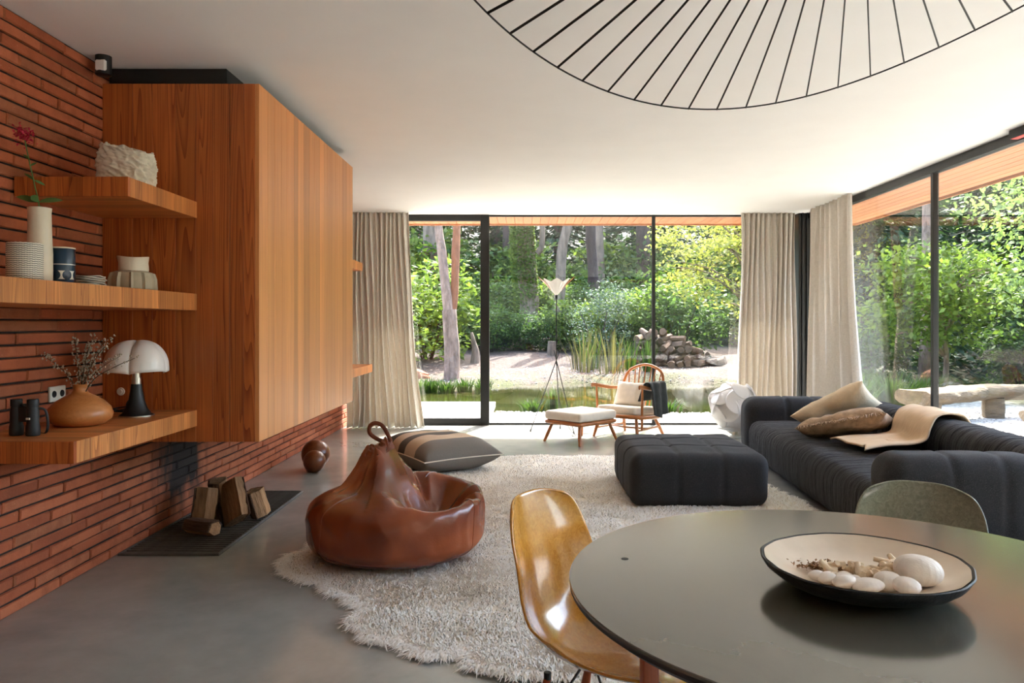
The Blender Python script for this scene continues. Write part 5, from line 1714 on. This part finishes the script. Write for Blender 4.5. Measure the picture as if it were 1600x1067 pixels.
rp = trunk_tree('straight_pine', 'tall grey trunk behind the dark mullion of the right glass wall', (8.05, 15.2), [(0, 0, 1), (0.05, 0, 3), (0.0, 0, 8)], 0.17, 0.13, 'bark')

# stumps and fallen wood on the far bank
def stump(name, label, x, y, pts, r0, r1, mat='bark_grey', cat='stump'):
    o = mk(name, trunk_me([(0, 0, -0.1)] + pts, r0, r1, 10, x), mat, None, (x, y, gz(x, y)))
    tag(o, label, cat)
stump('tree_stump', 'short grey tree stump on the bank left of the reeds', 0.74, 22.6, [(0, 0, 0.2), (0.02, 0, 0.42)], 0.16, 0.13)
stump('broken_snag', 'jagged pale snag of dead wood between the forked pine and door stile', -1.45, 20.8, [(0.02, 0, 0.3), (-0.03, 0, 0.55), (-0.09, 0, 0.85)], 0.15, 0.035)
stump('fallen_log', 'pale fallen log lying in the green undergrowth', -0.55, 25.3, [(0.5, 0.1, 0.18), (1.3, 0.15, 0.2)], 0.13, 0.11, 'driftwood', 'log')
stump('tree_stump', 'low rotten reddish stump on the bank beside the curtain', -2.5, 17.8, [(0, 0, 0.08), (0.03, 0, 0.16)], 0.24, 0.15, 'bark_red')

# reeds and pond grasses
def grass_tuft(label, x, y, h, nbl, spread, mat, group, name='grass_tuft', cat='grass', z=None):
    rng = random.Random(int((x + 50) * 1000 + y * 77))
    parts = []
    V, F = [], []
    for k in range(nbl):
        a = rng.uniform(0, 6.28); r0 = spread * rng.random() ** 0.7 * 0.5
        bx, by = r0 * math.cos(a), r0 * math.sin(a)
        H = h * rng.uniform(0.55, 1.05); lean = rng.uniform(0.1, 0.5) * spread
        w = 0.012 + 0.006 * rng.random()
        px, py = -math.sin(a) * w, math.cos(a) * w
        o_ = len(V)
        for t, ww in ((0, 1), (0.5, 0.8), (1, 0.1)):
            cx_, cy_ = bx + lean * t * t * math.cos(a), by + lean * t * t * math.sin(a)
            V += [(cx_ - px * ww, cy_ - py * ww, H * t * (1 - 0.1 * t)), (cx_ + px * ww, cy_ + py * ww, H * t * (1 - 0.1 * t))]
        F += [(o_, o_ + 1, o_ + 3, o_ + 2), (o_ + 2, o_ + 3, o_ + 5, o_ + 4)]
    o = mk(name, meshv(V, F, True, 80), mat, None, (x, y, (gz(x, y) - 0.02) if z is None else z))
    tag(o, label, cat, group)
    return o
for x in (-2.15, -1.95, -1.62, -1.28, -0.9):
    grass_tuft('small tuft of pond grass at the far water edge near the curtain', x, 15.35 + 0.15 * math.sin(x * 9), 0.34, 110, 0.34, 'reed', 'pond grass tufts', z=-0.14)
for (x, y, h, nb, sp, m, lb) in ((1.42, 19.2, 1.3, 46, 0.8, 'reed_dry', 'tall dry reed clump, leftmost across the pond'), (1.68, 19.8, 1.2, 46, 0.8, 'reed', 'tall green reed clump beside the dry reeds'), (2.15, 19.0, 1.3, 46, 0.8, 'reed_dry', 'tall dry reed clump in front of the blue-grey shrub'), (2.62, 19.3, 1.1, 46, 0.8, 'reed', 'green reed clump right of the blue-grey shrub'), (3.0, 18.9, 1.0, 60, 0.4, 'reed', 'rightmost green reed clump near the log pile')):
    grass_tuft(lb, x, y, h, nb, sp, m, 'reed clumps across the pond', 'reed_clump', 'reeds')
for (x, y, h, nb, sp, lb) in ((0.08, 12.0, 0.26, 120, 0.4, 'low grass clump in the near pond edge left of the floor lamp'), (0.42, 12.05, 0.46, 50, 0.2, 'upright green water plant in the pond behind the floor lamp'), (2.3, 12.25, 0.22, 90, 0.5, 'low grass clump at the near pond edge behind the globe lamp')):
    grass_tuft(lb, x, y, h, nb, sp, 'reed', 'plants at the near pond edge', z=-0.15)
for i, (x, y, h, lb) in enumerate(((5.3, 12.3, 0.75, 'leafy grass clump outside the corner curtain'), (5.8, 12.0, 0.65, 'grass clump between the corner curtain and log bench'), (4.95, 11.6, 0.6, 'grass clump just behind the corner curtain glass'), (6.6, 12.6, 0.6, 'grass clump behind the log bench'))):
    grass_tuft(lb, x, y, h, 220, 0.7, 'reed', 'grass clumps outside the right glass')

# light green tree leaning in over the log pile
def spray_tree(name, label, base, trunkpts, blobs, ncl, per, cs, leaf, mat, seed, r0, flat=0.35, bark='bark_grey'):
    x, y = base
    t = thing(name, label, 'tree', (x, y, gz(x, y)))
    mk('trunk', trunk_me([(0, 0, -0.3)] + trunkpts, r0, r0 * 0.3, 10, seed), bark, t)
    rng = np.random.default_rng(seed)
    c = blob_pts(blobs, ncl, rng, 0.3)
    P = np.repeat(c, per, 0)
    P = P + rng.normal(size=P.shape) * cs * np.array([1.2, 1.2, flat])
    me = fast_quads(leaf_arr(P, leaf, rng, 0.62, 0.5))
    mk('crown', me, mat, t)
    for k in range(0, ncl, max(1, ncl // 26)):
        b0 = Vector((trunkpts[-1][0] * 0.7, trunkpts[-1][1] * 0.7, min(trunkpts[-1][2] * 0.8, max(0.6, c[k][2] * 0.7))))
        e = Vector(c[k])
        mk('branch', tube_me(spline([b0, b0.lerp(e, 0.5) + Vector((0, 0, 0.25)), e], 8), [0.03 - 0.0028 * i for i in range(9)][:9], 6), bark, t)
    return t
spray_tree('lime_green_tree', 'light lime-green tree with layered sprays over the log pile', (5.4, 17.4), [(0, 0, 1.2), (-0.2, 0, 2.6), (-0.3, 0, 4)],
           [(-0.6, 0, 3.6, 2.0, 1.4, 0.8), (-0.9, -0.5, 2.5, 1.5, 1.2, 0.8), (0.3, -0.4, 1.6, 1.0, 1.0, 0.9), (-0.1, 0.3, 4.8, 1.8, 1.4, 0.7), (-1.7, -0.2, 3.3, 0.9, 0.6, 0.5), (0.2, -0.9, 0.75, 0.55, 0.5, 0.6), (1.6, 0.2, 3.0, 1.4, 1.2, 1.8)], 520, 22, 0.17, 0.10, 'leaf_lime', 61, 0.1)

# oak and conifer close to the right glass wall
spray_tree('young_oak', 'pale green young oak filling the right glass pane', (9.0, 11.6), [(0.05, 0, 1.0), (0, 0, 2.6), (0.1, 0, 4.6)],
           [(-0.4, 0, 3.3, 1.8, 1.6, 1.0), (0.8, 0.2, 2.2, 1.9, 1.6, 1.0), (-0.6, -0.2, 1.8, 1.2, 1.2, 0.7), (0.7, -0.4, 4.6, 2.0, 1.6, 0.9), (1.9, -0.2, 3.4, 1.6, 1.5, 1.4), (0.2, 0.3, 1.15, 1.4, 1.1, 0.4)], 760, 26, 0.18, 0.092, 'leaf_oak', 62, 0.11, 0.6)
spray_tree('young_oak', 'smaller leafy tree between the corner curtain and the young oak', (7.6, 13.8), [(0.05, 0, 0.8), (-0.1, 0, 1.8), (0, 0, 2.6)],
           [(-0.5, 0, 1.5, 1.1, 0.9, 0.7), (0.5, 0, 2.1, 1.0, 0.9, 0.7), (-0.6, -0.1, 2.3, 0.7, 0.7, 0.5)], 260, 18, 0.17, 0.12, 'leaf_bright', 63, 0.06, 0.6)
t = thing('hemlock', 'bluish drooping conifer right behind the corner curtain', 'tree', (7.9, 17.6, gz(7.9, 17.6)), 1.1)
mk('crown', conifer_me(8.5, 2.5, 77, 'needle', 22, 260), None, t)
mk('trunk', TRK, None, t).scale = (0.8, 0.8, 0.9)
t = thing('hemlock', 'dark conifer standing between the hemlock and young oak', 'tree', (11.6, 17.4, gz(11.6, 17.4)), 2.1)
mk('crown', conifer_me(9.5, 2.6, 78, 'leaf_dark', 22, 240), None, t)
mk('trunk', TRK, None, t).scale = (0.8, 0.8, 0.9)
for (x, y, s, k, lb) in ((6.9, 15.0, 0.7, 1, 'low green shrub at the foot of the hemlock'), (9.6, 14.6, 0.75, 3, 'low green shrub behind the log bench'), (11.2, 13.6, 0.9, 0, 'bushy green shrub behind the young oak'), (12.5, 12.0, 1.1, 1, 'bushy dark shrub at the far right of the garden')):
    shrub(x, y, s, k, lb, 'shrubs outside the right glass wall')

# pile of cut logs behind the pond
rl = random.Random(17)
def pile_log(x, y, z, r, L, rx, rz):
    n = 9
    pr = [(r * (1 + rl.uniform(-.22, .15)) * math.cos(2 * PI * k / n), r * (1 + rl.uniform(-.22, .15)) * math.sin(2 * PI * k / n)) for k in range(n)]
    V = [(a, -L / 2, b) for a, b in pr] + [(a, L / 2, b) for a, b in pr]
    F = [(k, (k + 1) % n, n + (k + 1) % n, n + k) for k in range(n)] + [tuple(range(n - 1, -1, -1)), tuple(range(n, 2 * n))]
    me = meshv(V, F, True, 40); fix_normals(me)
    o = mk('pile_log', me, 'pile_log', None, (x, y, z), (rx, 0, rz))
    tag(o, 'cut log lying in the heap of firewood beyond the pond', 'log', 'logs heaped beyond the pond')
for lev in range(6):
    z = 0.09 + lev * 0.15
    half = 1.15 - lev * 0.15
    nlog = max(3, int(2 * half / 0.2))
    for k in range(nlog):
        x = 4.05 - 0.12 * lev + (-half + 2 * half * (k + 0.5) / nlog) + rl.uniform(-.03, .03)
        y = 20.3 + rl.uniform(-.08, .08) + lev * 0.06
        pile_log(x, y, gz(x, y) + z, rl.uniform(0.07, 0.115), rl.uniform(0.4, 0.6), R(rl.uniform(-20, 20)), R(rl.uniform(-65, 65)))

# log bench and block seats on the gravel
bx, by = 5.62, 10.25
bn_ = thing('log_bench', 'bleached tree-trunk bench outside the right glass wall', 'bench', (bx, by, gz(bx, by)))
def slab_me(pts, w, h, seed):
    p = spline(pts, 30)
    V, F = tube_vf(p, 1.0, 16)
    out = []
    for i in range(len(p)):
        for k in range(16):
            a = 2 * PI * k / 16
            rr2 = 1 + 0.16 * nz((i * 0.25, math.cos(a) * 2, math.sin(a) * 2 + seed))
            top = min(math.cos(a), 0.62)
            t_ = (p[min(i + 1, len(p) - 1)] - p[max(i - 1, 0)]).normalized()
            side = t_.cross(Vector((0, 0, 1))).normalized()
            out.append(p[i] + side * (math.sin(a) * w * rr2) + Vector((0, 0, top * h * rr2)))
    me = meshv(out, F, True, 50); fix_normals(me)
    return me
mk('slab', slab_me([(-0.55, -0.3, 0.36), (0.0, 0.0, 0.36), (0.6, 0.35, 0.37)], 0.26, 0.13, 1), 'driftwood', bn_)
mk('trunk_arm', slab_me([(0.5, 0.3, 0.36), (1.1, 0.45, 0.38), (1.8, 0.5, 0.36), (2.7, 0.4, 0.37)], 0.2, 0.13, 5), 'driftwood', bn_)
mk('support_block', lathe_me([(0, 0), (0.2, 0), (0.19, 0.15), (0.2, 0.3), (0, 0.3)], 18, angle=40, rfun=lambda a, z: 1 + 0.1 * math.sin(3 * a + 5 * z)), 'driftwood', bn_, (-0.33, -0.2, -0.02))
mk('support_block', lathe_me([(0, 0), (0.14, 0), (0.15, 0.15), (0.14, 0.3), (0, 0.3)], 16, angle=40, rfun=lambda a, z: 1 + 0.1 * math.sin(4 * a)), 'driftwood', bn_, (0.95, 0.4, -0.02))
mk('support_block', lathe_me([(0, 0), (0.14, 0), (0.15, 0.15), (0.14, 0.3), (0, 0.3)], 16, angle=40, rfun=lambda a, z: 1 + 0.1 * math.sin(4 * a)), 'driftwood', bn_, (2.4, 0.42, -0.02))
bs = thing('log_block_seat', 'low split-log block seat on the gravel in front of the bench', 'seat', (6.55, 9.15, gz(6.55, 9.15)))
mk('top_slab', slab_me([(-0.45, 0, 0.2), (0, 0.02, 0.2), (0.6, 0.05, 0.2)], 0.22, 0.10, 9), 'driftwood', bs)
mk('foot_block', lathe_me([(0, 0), (0.15, 0), (0.16, 0.1), (0.15, 0.16), (0, 0.16)], 16, angle=40), 'bark_grey', bs, (-0.2, 0, -0.02))
mk('foot_block', lathe_me([(0, 0), (0.15, 0), (0.16, 0.1), (0.15, 0.16), (0, 0.16)], 16, angle=40), 'bark_grey', bs, (0.35, 0.03, -0.02))
